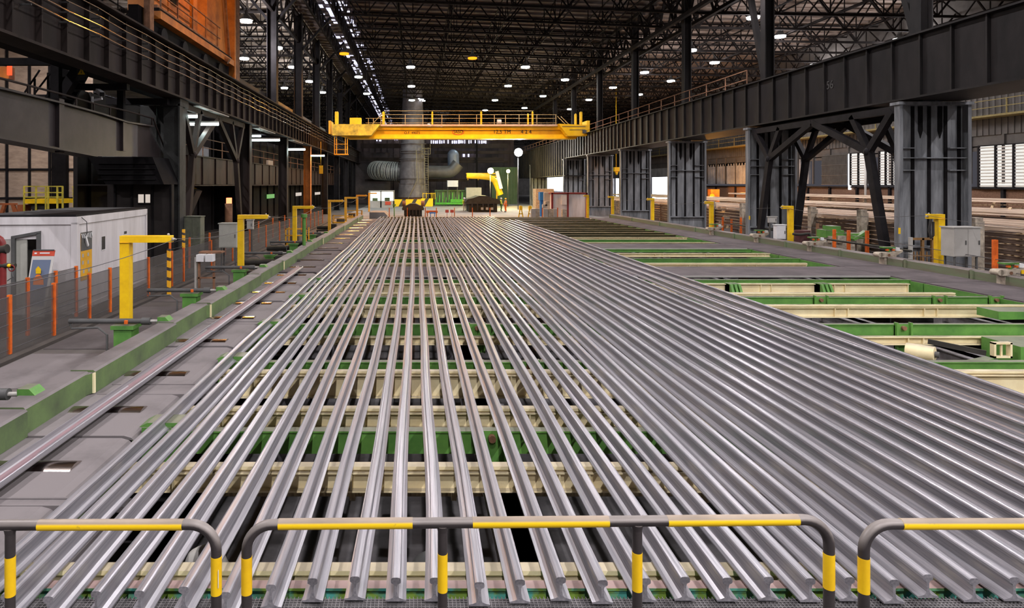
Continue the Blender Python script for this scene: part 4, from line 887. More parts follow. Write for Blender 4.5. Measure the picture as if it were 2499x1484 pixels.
# security camera
yc = gy(232); x0, z0 = gx + .2, PZ(246, yc)
cmr = thing('security_camera', 'white security camera on the handrail of the plate girder', 'camera', (x0, yc, z0 - .2))
MB().bar((x0 + .12, yc - .1, z0 + .22), (x0 - .25, yc + .3, z0 + .4), .15, .15).obj('body', M['white_paint'], cmr)
MB().box(x0 + .05, x0 + .22, yc - .17, yc - .12, z0 + .14, z0 + .28).obj('lens', M['black_paint'], cmr)
MB().bar((x0 - .3, yc + .05, z0 + .02), (x0 + .05, yc, z0 + .08), .07).bar((x0 + .02, yc, z0 + .05), (x0, yc, z0 + .25), .06).bar((x0 - .3, yc, z0 - .08), (x0 - .3, yc, z0 + .15), .06).obj('bracket', M['white_paint'], cmr)
# catwalk plate running on to the back
cp = MB(); cxp = -13.0
cp.box(cxp - .05, cxp, 31, 112, CZ - .02, CZ + 1.65); cp.box(cxp - .4, cxp + .12, 31, 112, CZ - .1, CZ - .02); cp.box(cxp - .3, cxp + .1, 31, 112, CZ + 1.65, CZ + 1.72)
y = 32
while y < 112: cp.box(cxp, cxp + .08, y, y + .08, CZ, CZ + 1.65); y += 2.6
tag(cp.obj('catwalk_girder', M['catwalk']), 'rusty brown catwalk girder running back under the left runway', 'girder')
ch = MB(); 
for k in range(20): ch.bar((cxp, 36 + k * 4, CZ + 1.7), (cxp, 36 + k * 4, CZ + 2.8), .05)
for z in (2.25, 2.8): ch.bar((cxp, 34, CZ + z), (cxp, 112, CZ + z), .045)
tag(ch.obj('catwalk_handrail', M['rust']), 'thin handrail on top of the rusty catwalk girder', 'handrail')
bw = MB(); bw.box(-16.2, -16, 31, 112, 0, Z0 + .6)
y = 32
while y < 112: bw.box(-16, -15.85, y, y + .15, 0, Z0 + .6); y += 3.2
bw.box(-16, -13, 31, 112, CZ - .06, CZ)
struct(bw.obj('wall_gallery', M['steel_black2']))
lw = MB()
for (a, b, z0, z1) in ((33, 36.5, .5, 2.5), (47, 50, 1.2, 2.8), (52, 54.4, 1.2, 2.8), (70, 72.5, 1, 2.6)): lw.box(-15.99, -15.8, a, b, CZ + z0, CZ + z1)
struct(lw.obj('window_9', M['clad_pale']))
for i, (px, py, w, h, Y, m) in enumerate([(662, 479, 17, 10, 60, 'pane_green'), (730, 474, 13, 8, 75, 'pane_dim'), (776, 472, 12, 6, 90, 'pane_dim')]):
    x = -15.7; Yp = x / ((px - VX) / F); ww = Yp * Yp / (F * 15.7) * w
    struct(MB().box(-15.8, -15.72, Yp - ww / 2, Yp + ww / 2, PZ(py + h / 2, Yp), PZ(py - h / 2, Yp)).obj('window_%d' % (10 + i), M[m]))
tag(MB().box(PX(779, 66) , PX(788, 66), 66, 66.05, PZ(424, 66), PZ(404, 66)).cyl((PX(783, 66), 66.02, PZ(404, 66)), (PX(783, 66), 66.02, CZ + 4.3), .015, 6).obj('yellow_sign', M['yellow']), 'plain yellow sign plate hanging behind the orange-lit column', 'sign')
# far furnace glow behind the left columns
Yf = 45; tag(MB().box(PX(552, Yf), PX(562, Yf), Yf, Yf + .4, PZ(497, Yf), PZ(483, Yf)).obj('furnace_opening', M['flame']), 'small glowing red furnace opening between the left columns', 'furnace')
mb = MB().cyl((PX(558, 38), 38, 0), (PX(558, 38), 38, PZ(497, 38)), .22, 14); mb.cyl((PX(558, 38), 38, 1.0), (PX(558, 38), 38, 1.1), .26, 14)
tag(mb.obj('vertical_pipe', M['rust']), 'brown vertical pipe behind the big grey cabinet', 'pipe')
# striped stair housing glimpsed between the left columns
Yq = 40; q = MB().bar((PX(432, Yq), Yq, PZ(540, Yq)), (PX(468, Yq), Yq, PZ(458, Yq)), 1.1, 1.0)
tag(q.obj('inclined_conveyor', M['hazard']), 'yellow and green sloping conveyor glimpsed between the left brace legs', 'conveyor')
# ================================================================== LEFT FLOOR: cabin, banner, fence, gallows posts
# white site cabin, turned slightly
A0 = Vector((-9.33, 18.0, 0)); ang = R(4.6); MR = Matrix.Translation(A0) @ Matrix.Rotation(ang, 4, 'Z')
cb = thing('site_cabin', 'white container site cabin with an open doorway behind the orange fence', 'cabin', tuple(A0))
def cab(mb, n, m, p=None): return mb.xf(MR).obj(n, M[m], p or cb)
b = MB(); b.box(-.08, 0, 0, 5.8, .12, 2.45); b.box(-.92, 0, 0, .08, .12, 2.45); b.box(-2.6, -.92, 0, .08, 2.05, 2.45); b.box(-2.6, -2.5, 0, 5.8, .12, 2.45); b.box(-2.6, 0, 5.72, 5.8, .12, 2.45)
cab(b, 'wall_panels', 'white_box')
b = MB(); b.box(-2.65, .04, -.04, 5.84, 2.45, 2.66); b.box(-2.65, .04, -.04, 5.84, 0, .14)
for x in (-2.65, -.12): 
    for y in (-.04, 5.7): b.box(x, x + .16, y, y + .14, .1, 2.5)
cab(b, 'frame', 'white_box')
cab(MB().box(-2.6, 0, 0, 5.8, 2.66, 2.72), 'roof', 'steel_dark')
b = MB(); b.box(-1.02, -.92, -.06, .1, .1, 2.22); b.box(-1.68, -1.58, -.06, .1, .1, 2.1); b.prism([(-1.68, 2.06), (-.92, 2.2), (-.92, 2.28), (-1.68, 2.14)], 'y', -.06, .1); cab(b, 'door_frame', 'grey_dark')
cab(MB().box(-1.58, -1.3, .02, .06, .12, 2.08), 'door', 'grey_box'); cab(MB().box(-2.6, -1.68, .01, .05, .12, 2.06), 'shutter', 'grey_light')
cab(MB().box(-2.6, -1.02, .9, .95, .12, 2.3), 'inner_partition', 'grey_box')
b = MB(); b.tube([(.03, .25, 2.64), (.14, .35, 2.5), (.12, .42, 2.2), (.03, .5, 2.05), (.03, .5, 1.9)], .012, 6); cab(b, 'cable', 'grey_dark')
ps = thing('wall_poster', 'yellow and grey poster banner with icons on the side of the white cabin', 'poster', tuple(MR @ Vector((.02, 1.0, .6))))
cab(MB().box(.005, .015, .28, 1.02, .85, 2.18), 'sheet', 'amber', ps); cab(MB().box(.006, .018, .28, 1.02, 1.68, 2.2), 'grey_header', 'grey_dark', ps)
b = MB()
for yy, z in ((.35, 1.5), (.7, 1.5), (.35, 1.3), (.7, 1.28), (.4, 1.05), (.75, 1.05)): b.box(.016, .02, yy, yy + .1, z, z + .1)
cab(b, 'icons', 'grey_light', ps)
b = MB()
for k in range(7): b.bar((.02, .3 + k * .11, 2.16), (.02, .36 + k * .11, 2.05 - .02 * (k % 3)), .03); 
b.bar((.02, .5, 2.1), (.02, .68, 1.8), .08)
cab(b, 'graphic', 'white_paint', ps)
for i, (yy, z, w, h) in enumerate([(1.75, 1.55, .3, .42), (3.6, 1.88, .28, .12)]):
    o = thing('notice_sheet', ['small black and white notice sheet on the cabin side', 'tiny dark notice high on the far end of the cabin side'][i], 'notice', tuple(MR @ Vector((.02, yy, z))))
    cab(MB().box(.005, .012, yy, yy + w, z, z + h), 'sheet', 'white_paint', o); cab(MB().box(.01, .016, yy, yy + w * .85, z + .03, z + h), 'print', 'black_paint', o)
# roll-up banner
YB = 17.1; bn = thing('rollup_banner', 'roll-up banner with a red header and a helmeted worker picture beside the cabin door', 'banner', (PX(92, YB), YB, 0))
bx0, bx1 = PX(67, YB), PX(122, YB); zt1 = PZ(613, YB); ln = lambda z: YB + .25 * z / zt1 
def sheet(x0, x1, z0, z1, d, n, m):
    sk = .10 * 1.0
    s = lambda z: (z / zt1) * .16 - .16
    return MB().add([(x0 + s(z0), ln(z0) - d, z0), (x1 + s(z0) * 1, ln(z0) - d, z0), (x1 + s(z1), ln(z1) - d, z1), (x0 + s(z1), ln(z1) - d, z1), (x0 + s(z0), ln(z0) - d + .012, z0), (x1 + s(z0), ln(z0) - d + .012, z0), (x1 + s(z1), ln(z1) - d + .012, z1), (x0 + s(z1), ln(z1) - d + .012, z1)], [(0,1,2,3),(7,6,5,4),(0,4,5,1),(1,5,6,2),(2,6,7,3),(3,7,4,0)]).obj(n, M[m], bn)
sheet(bx0, bx1, .08, zt1, 0, 'sheet', 'banner_pale'); sheet(bx0, bx1, zt1 - .15, zt1, .006, 'header', 'red_paint'); sheet(bx0 + .04, bx1 - .07, .35, zt1 - .25, .006, 'picture', 'banner_blue')
sheet(bx0 + .02, bx1 - .02, zt1 - .01, zt1 + .02, .02, 'top_bar', 'grey_dark')
sheet(bx0 + .20, bx1 - .13, zt1 - .09, zt1 - .06, .014, 'lettering', 'white_paint')
sheet(bx0 + .06, bx0 + .12, zt1 - .10, zt1 - .06, .014, 'logo', 'white_paint')
mx_ = (bx0 + bx1) / 2 - .08; zz = zt1 * .60
def fig(): 
    f = MB(); f.add([(mx_ - .15, ln(zz) - .03, zz - .38), (mx_ + .15, ln(zz) - .03, zz - .38), (mx_ + .13, ln(zz) - .03, zz - .02), (mx_ + .04, ln(zz) - .03, zz + .1), (mx_ - .04, ln(zz) - .03, zz + .1), (mx_ - .13, ln(zz) - .03, zz - .02)], [(0,1,2,3,4,5)]); return f
fig().obj('printed_worker', M['hivis_orange'], bn); MB().add([(mx_ - .065, ln(zz) - .032, zz + .12), (mx_ + .065, ln(zz) - .032, zz + .12), (mx_ + .07, ln(zz) - .032, zz + .24), (mx_, ln(zz) - .032, zz + .32), (mx_ - .07, ln(zz) - .032, zz + .24)], [(0,1,2,3,4)]).obj('printed_helmet', M['yellow'], bn)
MB().box(bx0 - .15, bx1 - .1, YB - .12, YB + .12, 0, .09).obj('base', M['grey_dark'], bn)
# red standpipe with valve
YP = 15.6; xp = PX(8, YP); sp = thing('standpipe', 'dark red standpipe with a valve at the left edge', 'pipe', (xp, YP, 0))
pts = [(xp, YP, 0), (xp, YP, PZ(600, YP))] + [(xp - .22 + .22 * math.cos(R(a)), YP, PZ(600, YP) + .22 * math.sin(R(a))) for a in (20, 45, 70, 90)] + [(xp - 1.2, YP, PZ(600, YP) + .22)]
MB().tube(pts, .07, 14).obj('pipe', M['red'], sp)
MB().cyl((xp - .15, YP - .02, PZ(648, YP)), (xp + .3, YP - .02, PZ(648, YP)), .06, 10).cyl((xp - .1, YP, PZ(609, YP)), (xp + .1, YP, PZ(609, YP) + .02), .11, 14).obj('valve_body', M['machine_dark'], sp)
hw = MB(); c = Vector((xp + .27, YP - .12, PZ(653, YP))); hw.tube([c + Vector((.07 * math.cos(k * math.pi / 8), 0, .07 * math.sin(k * math.pi / 8))) for k in range(17)], .014, 6); hw.obj('handwheel', M['red'], sp)
MB().ball(c + Vector((-.06, 0, .06)), .045).obj('cap', M['yellow'], sp)
MB().tube([c + Vector((0, 0, -.05)), c + Vector((.04, 0, -.2)), c + Vector((-.1, 0, -.3))], .012, 6).obj('hose', M['grey_dark'], sp)
# fences
def fence(lab, X, ys, h, right=False, grp='orange-post safety fences', mesh=True, x2=None):
    t = thing('safety_fence', lab, 'fence', (X, ys[0], 0.0), grp)
    for y in ys: MB().box(X - .035, X + .035, y - .035, y + .035, 0, h).obj('post', M['orange'], t)
    w = MB()
    for z in (.25, .5, .75, 1.0, h - .04): w.tube([(X, ys[0] - .0, z), (X, ys[-1], z)], .008, 5)
    w.obj('wires', M['wire'], t)
    if mesh: MB().box(X - .004, X + .004, ys[0], ys[-1], .12, h - .05).obj('mesh_panel', M['wire_mesh'], t)
    return t
fence('wire mesh fence with orange posts beside the floor plates, the nearer run', -8.12, [9.5, 11.3, 13.1, 14.7, 16.3, 17.4, 19.9, 21.8, 22.9, 26, 29, 32, 35.5, 39, 42, 44.5, 46.5, 48.5, 50.5, 52.5, 54.5, 57], 1.34)
fence('wire mesh fence with orange posts directly before the white cabin', -9.12, [14.0, 15.4, 16.6, 17.6], 1.36)
fence('short wire mesh fence with orange posts behind the yellow gallows posts', -9.6, [25.6, 27.8, 30.5, 33, 36, 40, 44, 48], 1.3, mesh=False)
# yellow gallows posts (left side) and their pull-cord
def gallows(x, y, arm, lab, h=2.47, m='yellow', s=.2):
    t = thing('gallows_post', lab, 'post', (x, y, .05), 'yellow gallows posts along the tables')
    sg_ = 1 if arm > 0 else -1
    g = MB(); g.prism([(x - s/2, .05), (x + s/2, .05), (x + s/2, h - s * .72), (x + (s/2 if sg_ > 0 else -s/2), h - s * .72), (x + arm, h - s * .72), (x + arm, h), (x - sg_ * s/2, h)] if sg_ > 0 else
                      [(x - s/2, .05), (x + s/2, .05), (x + s/2, h), (x + arm, h), (x + arm, h - s * .72), (x - s/2, h - s * .72)], 'y', y - s/2, y + s/2)
    g.obj('frame', M[m], t, bevel=.008)
    MB().box(x - s * .9, x + s * .9, y - s * .9, y + s * .9, .05, .075).obj('base_plate', M['grey_dark'], t)
    MB().cyl((x + arm, y, h - .08), (x + arm + sg_ * .09, y, h - .08), .045, 8, r2=.015).obj('cord_anchor', M['grey_light'], t)
    MB().ball((x + arm * .92, y, h + .02), .03, 8, 6).obj('anchor_eye', M['grey_light'], t)
    MB().box(x - s/2 - .002, x + s/2 + .002, y - s/2 - .02, y - s/2 - .0005, h - s * .74, h - s * .70).obj('weld_seam', M['amber'], t)
    return t
GP = [(-6.12, 13.85), (-6.22, 23.3), (-6.1, 33), (-6.0, 45.5), (-6.0, 56), (-6, 67), (-6, 84)]
gw = ['largest yellow gallows post beside the left roller table, nearest the camera', 'second yellow gallows post on the left, before the grey cabinet', 'third yellow gallows post on the left', 'fourth gallows post on the left, amber coloured', 'fifth gallows post on the left, amber coloured', 'sixth gallows post on the left, amber coloured', 'farthest gallows post on the left, amber coloured']
for i, (x, y) in enumerate(GP): gallows(x, y, .97, gw[i], m='yellow' if i < 3 else 'amber')
def cord(pts, lab):
    mb = MB(); out = []
    for a, b in zip(pts[:-1], pts[1:]):
        for k in range(9): t = k / 8; p = Vector(a).lerp(Vector(b), t); p.z -= .22 * 4 * t * (1 - t); out.append(p)
    mb.tube(out, .007, 5); tag(mb.obj('pull_cord', M['wire']), lab, 'cord')
cord([(-5.9, 6.0, 2.35)] + [(x + 1.05, y, 2.40) for x, y in GP[:6]], 'thin grey pull cord strung between the left gallows posts')
GR = [(19.0, 23.8), (18.85, 33.0), (18.7, 41.5), (18.4, 51.0), (18.0, 60), (17.3, 66)]
gr_ = ['nearest yellow gallows post on the right, before the first big column', 'yellow gallows post on the right before the second big column', 'yellow gallows post on the right before the third big column', 'yellow gallows post on the right before the fourth big column', 'yellow gallows post on the right before the fifth big column', 'farthest yellow gallows post on the right, by the red-framed cabin']
for i, (x, y) in enumerate(GR): gallows(x, y, -.42, gr_[i], s=.24 if i == 0 else .22)
tag(MB().tube([(18.62, 23.7, 2.3), (18.55, 23.7, 1.9), (18.62, 23.7, 1.6), (18.7, 23.7, 1.7), (18.7, 23.7, 2.2)], .04, 8).obj('cable_coil', M['black_paint']), 'dark cable coil hanging on the nearest right gallows post', 'cable')
cord([(18.5, 15, 2.45)] + [(x - .45, y, 2.42) for x, y in GR], 'thin grey pull cord strung between the right gallows posts')
# hydraulic cylinders on green pedestals
for i, y in enumerate([8.5, 13.05, 16.85, 21.5, 26, 31, 36.5]):
    z = CZ - 2.72; t = thing('side_actuator', 'dark hydraulic cylinder on a green pedestal left of the roller table, %s from the front' % nth(i), 'hydraulic cylinder', (-5.75, y, .06), 'hydraulic cylinders beside the left table')
    MB().cyl((-6.9, y, z), (-5.35, y, z), .05, 14).cyl((-5.45, y, z), (-5.28, y, z), .075, 14).obj('barrel', M['grey_dark'], t)
    MB().cyl((-5.28, y, z), (-5.1, y, z), .03, 10).ball((-5.08, y, z), .07, 10, 8).obj('rod', M['grey_light'], t)
    MB().box(-5.95, -5.6, y - .15, y + .2, .06, z - .12).box(-6.0, -5.55, y - .18, y + .23, z - .14, z - .06).obj('pedestal', M['green'], t)
    MB().prism([(-5.1, z - .1), (-5.1, z + .1), (-4.95, z + .1), (-4.75, z - .1)], 'y', y - .12, y + .12).obj('end_wedge', M['green'], t)
    MB().tube([(-6.88, y, z - .05), (-6.85, y, z - .15), (-6.3, y - .05, z - .12), (-6.1, y - .1, z - .25), (-6.1, y - .1, .1)], .022, 8).obj('hose', M['grey_dark'], t)
    MB().box(-5.72, -5.66, y - .2, y - .16, z - .02, z + .05).obj('marker', M['orange'], t)
# control stand with two white boxes
Yk = 21.5; ks = thing('control_stand', 'wooden-legged stand with two white boxes left of the second gallows post', 'stand', (PX(500, Yk), Yk, .05))
kx = lambda p: PX(p, Yk); kz = lambda p: PZ(p, Yk)
MB().box(kx(481), kx(499), Yk - .1, Yk + .2, kz(638), kz(621)).box(kx(503), kx(521), Yk - .1, Yk + .2, kz(638), kz(621)).obj('boxes', M['white_paint'], ks)
MB().box(kx(483), kx(487), Yk, Yk + .1, .05, kz(638)).box(kx(519), kx(523), Yk, Yk + .1, .05, kz(638)).box(kx(481), kx(523), Yk, Yk + .1, kz(680), kz(677)).obj('legs', M['rust'], ks)
MB().box(kx(475), kx(480), Yk - .02, Yk + .1, .05, kz(628)).obj('white_post', M['grey_light'], ks)
MB().box(kx(480), kx(536), Yk + .2, Yk + .6, kz(620), kz(616)).obj('top_plate', M['rust'], ks)
def cabinet(px0, px1, py0, py1, Y, d, lab, m, legs=True, name='control_cabinet', doors=1, side=None):
    x0, x1, z1, z0 = PX(px0, Y), PX(px1, Y), PZ(py0, Y), PZ(py1, Y)
    t = thing(name, lab, 'cabinet', ((x0 + x1) / 2, Y, 0.0))
    MB().box(x0, x1, Y, Y + d, z0, z1).obj('body', M[m], t, bevel=.01)
    MB().box(x0 - .03, x1 + .03, Y - .03, Y + d + .03, z1, z1 + .04).obj('lid', M[m], t)
    w = (x1 - x0) / doors
    for k in range(doors):
        dd = MB().box(x0 + k * w + .02, x0 + (k + 1) * w - .02, Y - .015, Y, z0 + .03, z1 - .03).obj('door', M[m], t)
        MB().box(x0 + (k + 1) * w - .08, x0 + (k + 1) * w - .05, Y - .04, Y - .015, (z0 + z1) / 2 - .07, (z0 + z1) / 2 + .07).obj('handle', M['grey_dark'], dd)
    if legs and z0 > .1:
        for x in (x0 + .06, x1 - .1): MB().box(x, x + .05, Y + .05, Y + .1, 0, z0).box(x, x + .05, Y + d - .1, Y + d - .05, 0, z0).obj('leg', M['grey_dark'], t)
    return t
cabinet(534, 578, 547, 605, 26, .5, 'big grey-beige cabinet on legs behind the second left gallows post', 'grey_box')
cabinet(602, 617, 538, 560, 32, .25, 'small pale cabinet on a post right of the second left gallows post', 'grey_light')
cabinet(448, 489, 530, 612, 30, .6, 'dull green-grey locker behind the left brace leg', 'grey_green' if 'grey_green' in M else mat('grey_green', (.14, .15, .11), .6).name, doors=2)
hp = MB().box(PX(411, 20.6) - .05, PX(411, 20.6) + .05, 20.6, 20.7, 0, PZ(608, 20.6)); tag(hp.obj('hazard_post', M['hazard_post']), 'black and orange striped marker post behind the fence', 'post')
tag(MB().box(PX(447, 27) - .05, PX(447, 27) + .05, 27, 27.1, 0, PZ(560, 27)).obj('hazard_post', M['hazard_post']), 'black and orange striped post leaning beside the left brace leg', 'post')
# small trolley / bench clutter on the left beyond
def trolley(px, py, Y, w, h, lab, m='amber'):
    x, z = PX(px, Y), 0; t = thing('work_platform', lab, 'platform', (x, Y, 0)); 
    mb = MB().box(x - w/2, x + w/2, Y, Y + .9, h * .35, h * .45)
    for a in (-w/2, w/2 - .06): 
        for b in (0, .84): mb.box(x + a, x + a + .06, Y + b, Y + b + .06, 0, h)
    mb.box(x - w/2, x + w/2, Y, Y + .05, h - .06, h); mb.box(x - w/2, x + w/2, Y, Y + .05, h * .7, h * .74)
    mb.obj('frame', M[m], t)
    MB().box(x - w * .3, x + w * .1, Y + .2, Y + .7, h * .45, h * .75).obj('motor', M['grey_dark'], t); return t
trolley(722, 560, 33.5, 1.1, 1.3, 'yellow railed work platform beside the third left gallows post')
trolley(835, 515, 54, 1.6, 1.0, 'small amber railed platform near the fourth left gallows post')
trolley(862, 505, 62, 1.6, 1.1, 'small amber railed platform near the fifth left gallows post')
cg_ = MB().cyl((PX(742, 29), 29, .05), (PX(742, 29), 29, PZ(530, 29)), .08, 12).cyl((PX(742, 29), 29, PZ(531, 29)), (PX(742, 29), 29, PZ(522, 29)), .14, 12)
tag(cg_.obj('green_pedestal', M['green']), 'green round pedestal right of the third left gallows post', 'pedestal')
for i, (px, py, Y, w, lab) in enumerate([(655, 655, 25.5, 2.4, 'dark pipework bench beyond the second left gallows post'), (780, 560, 38, 1.8, 'dark machine bench left of the table near the fourth gallows post'), (700, 600, 31, 2.0, 'dark skid with pipes left of the table near the third gallows post'), (800, 535, 46, 1.6, 'dark small bench beside the amber posts')]):
    x = PX(px, Y); mb = MB().box(x - w/2, x + w/2, Y, Y + 1.0, .25, .35)
    for a in (-w/2, 0, w/2 - .08): mb.box(x + a, x + a + .08, Y + .1, Y + .2, .05, .3)
    mb.cyl((x - w/2, Y + .3, .5), (x + w/2, Y + .3, .5), .12, 12); mb.cyl((x - w/3, Y + .7, .45), (x + w/3, Y + .7, .45), .09, 12); mb.box(x + w * .1, x + w * .35, Y + .1, Y + .6, .35, .75)
    tag(mb.obj('pipe_bench', M['machine_dark']), lab, 'machine')
# yellow platform against the tan wall, far left, with red bench
Yt = 42; tx = lambda p: PX(p, Yt); tz = lambda p: PZ(p, Yt)
t = thing('maintenance_platform', 'yellow railed maintenance platform before the tan wall, above the cabin roof', 'platform', (tx(105), Yt, 0))
MB().box(tx(60), tx(138), Yt, Yt + 2, tz(497), tz(486)).obj('deck', M['yellow'], t)
mb = MB()
for p in (59, 88, 112, 118, 140, 153): mb.bar((tx(p), Yt, tz(520)), (tx(p), Yt, tz(455)), .09)
for q in (455, 470, 481): mb.bar((tx(58), Yt, tz(q)), (tx(154), Yt, tz(q)), .07)
mb.obj('railing', M['yellow_dirty'], t)
MB().box(tx(71), tx(116), Yt + .2, Yt + 1.6, tz(512), tz(497)).box(tx(72), tx(78), Yt + .3, Yt + .6, 0, tz(512)).box(tx(110), tx(116), Yt + .3, Yt + .6, 0, tz(512)).obj('base', M['machine_dark'], t)
mb = MB().bar((tx(2), Yt, tz(528)), (tx(12), Yt, tz(499)), .2).bar((tx(40), Yt, tz(528)), (tx(32), Yt, tz(499)), .2).bar((tx(0), Yt, tz(498)), (tx(42), Yt, tz(498)), .12).box(tx(42), tx(58), Yt, Yt + .8, 0, tz(500))
tag(mb.obj('trestle', M['rust_orange'] if 'rust_orange' in M else mat('rust_orange', (.42, .12, .04), .7, 0, .2, 2)), 'rust-red trestle left of the yellow maintenance platform', 'trestle')
mb = MB()
for k in range(3): mb.bar((tx(176 + k * 8), Yt + k * .3, tz(522)), (tx(200 + k * 6), Yt + k * .3, tz(462)), .1)
for p in (180, 206, 224, 238): mb.bar((tx(p), Yt, 0), (tx(p), Yt, tz(455)), .08)
for q in (456, 466, 474): mb.bar((tx(176), Yt, tz(q)), (tx(238), Yt, tz(q)), .06)
mb.box(tx(206), tx(238), Yt, Yt + 1.5, tz(475), tz(472))
tag(mb.obj('access_stair', M['yellow_dirty']), 'pale yellow access stair and landing right of the maintenance platform', 'staircase')
# ================================================================== RIGHT SIDE
cabinet(2328, 2393, 557, 627, 22.0, .55, 'grey outdoor cabinet on legs beside the nearest right column', 'grey_light', doors=2)
cabinet(1895, 1918, 550, 584, 32.5, .3, 'white two-part switch box left of the second right gallows post', 'white_paint')
cabinet(1876, 1896, 530, 544, 33, .12, 'small grey panel on a thin post above the white switch box', 'grey_light')
Ya = 26.3; mb = MB(); ax = lambda p: PX(p, Ya); az = lambda p: PZ(p, Ya)
for p in (2222, 2251, 2275): mb.bar((ax(p), Ya, 0), (ax(p), Ya, az(581)), .09)
mb.bar((ax(2222), Ya, az(583)), (ax(2275), Ya, az(583)), .09); mb.bar((ax(2222), Ya, az(624)), (ax(2275), Ya, az(624)), .05)
for k in range(6): mb.bar((ax(2222 + k * 8), Ya, 0), (ax(2222 + k * 8), Ya, az(614)), .03)
tag(mb.obj('brown_rack', M['timber_brown'] if 'timber_brown' in M else mat('timber_brown', (.26, .14, .05), .7)), 'brown frame at the foot of the nearest right column', 'frame')
tag(MB().box(ax(2207), ax(2214), Ya - .3, Ya - .2, 0, az(578)).obj('pipe_duct', M['grey_light']), 'pale vertical duct at the left foot of the nearest right column', 'duct')
tag(MB().box(PX(2193, 25.5), PX(2198, 25.5), 25.5, 25.52, PZ(571, 25.5), PZ(556, 25.5)).obj('yellow_label', M['yellow']), 'yellow label at the left edge of the nearest right column', 'label')
tag(MB().box(PX(1828, 37), PX(1831, 37), 37, 37.03, PZ(536, 37), PZ(527, 37)).obj('yellow_label', M['yellow']), 'yellow label at the left edge of the second right column', 'label')
fr = thing('safety_fence', 'orange-post wire fence right of the cooling bed', 'fence', (18.4, 20.5, 0), 'orange-post safety fences')
for (px, py, Y) in ((2428, 585, 20.6), (2116, 563, 28.5), (2071, 562, 30.3), (2036, 560, 31.3), (1995, 545, 35.0), (1808, 530, 47), (1740, 525, 52), (1764, 530, 50), (1785, 535, 48.5)):
    x = PX(px, Y); MB().box(x - .06, x + .06, Y - .05, Y + .05, 0, PZ(py, Y)).obj('post', M['orange' if px != 1995 else 'rust'], fr)
w = MB()
for z in (.5, .85, 1.2): w.tube([(PX(2600, 17), 17, z + .2), (PX(2428, 20.6), 20.6, z), (PX(2116, 28.5), 28.5, z), (PX(1995, 35), 35, z), (PX(1740, 52), 52, z)], .012, 5)
w.obj('wires', M['wire'], fr)
# green machine and pale plinths behind the fence
mg = thing('green_machine', 'green machine on pale plinths right of the second right column', 'machine', (PX(2045, 37), 37, 0))
Ym = 33.5; mx = lambda p: PX(p, Ym); mz = lambda p: PZ(p, Ym)
MB().box(mx(2016), mx(2060), Ym, Ym + .8, mz(580), mz(562)).box(mx(2028), mx(2052), Ym, Ym + .7, mz(562), mz(552)).box(mx(2075), mx(2112), Ym, Ym + .6, mz(583), mz(570)).bar((mx(2080), Ym, mz(585)), (mx(2112), Ym, mz(565)), .3, .12).obj('body', M['green'], mg)
MB().box(mx(1990), mx(2090), Ym + .1, Ym + .6, 0, mz(592)).box(mx(2020), mx(2035), Ym - .1, Ym, mz(592), mz(576)).box(mx(2042), mx(2062), Ym - .1, Ym, mz(592), mz(575)).obj('plinth', M['cream_dirty'], mg)
mb = MB().cyl((PX(1958, 31.5), 31.5, 0), (PX(1958, 31.5), 31.5, PZ(562, 31.5)), .35, 18); tag(mb.obj('red_drum', M['drum'] if 'drum' in M else mat('drum', (.09, .03, .03), .5)), 'dark red drum at the foot of the portal brace', 'drum')
mb = MB(); yb_ = 31.0; pts = [(PX(1935, yb_) + k * .11, yb_, PZ(571, yb_) - .03 * math.sin(k * .6)) for k in range(8)] + [(PX(1975, yb_) + .1, yb_, PZ(585, yb_)), (PX(1972, yb_), yb_, PZ(600, yb_))]
tag(mb.tube(pts, .06, 8).obj('cable_chain', M['machine_dark']), 'dark cable chain curving beside the second right gallows post', 'cable')
for i, (px, Y, lab) in enumerate([(2060, 29.5, 'long dark pipe above the right table edge, the nearer one'), (1850, 39, 'long dark pipe above the right table edge, the farther one')]):
    x = PX(px, Y); tag(MB().cyl((x, Y - 4, .95), (x + .3, Y + 4, .95), .05, 8).obj('guide_pipe', M['machine_dark']), lab, 'pipe')
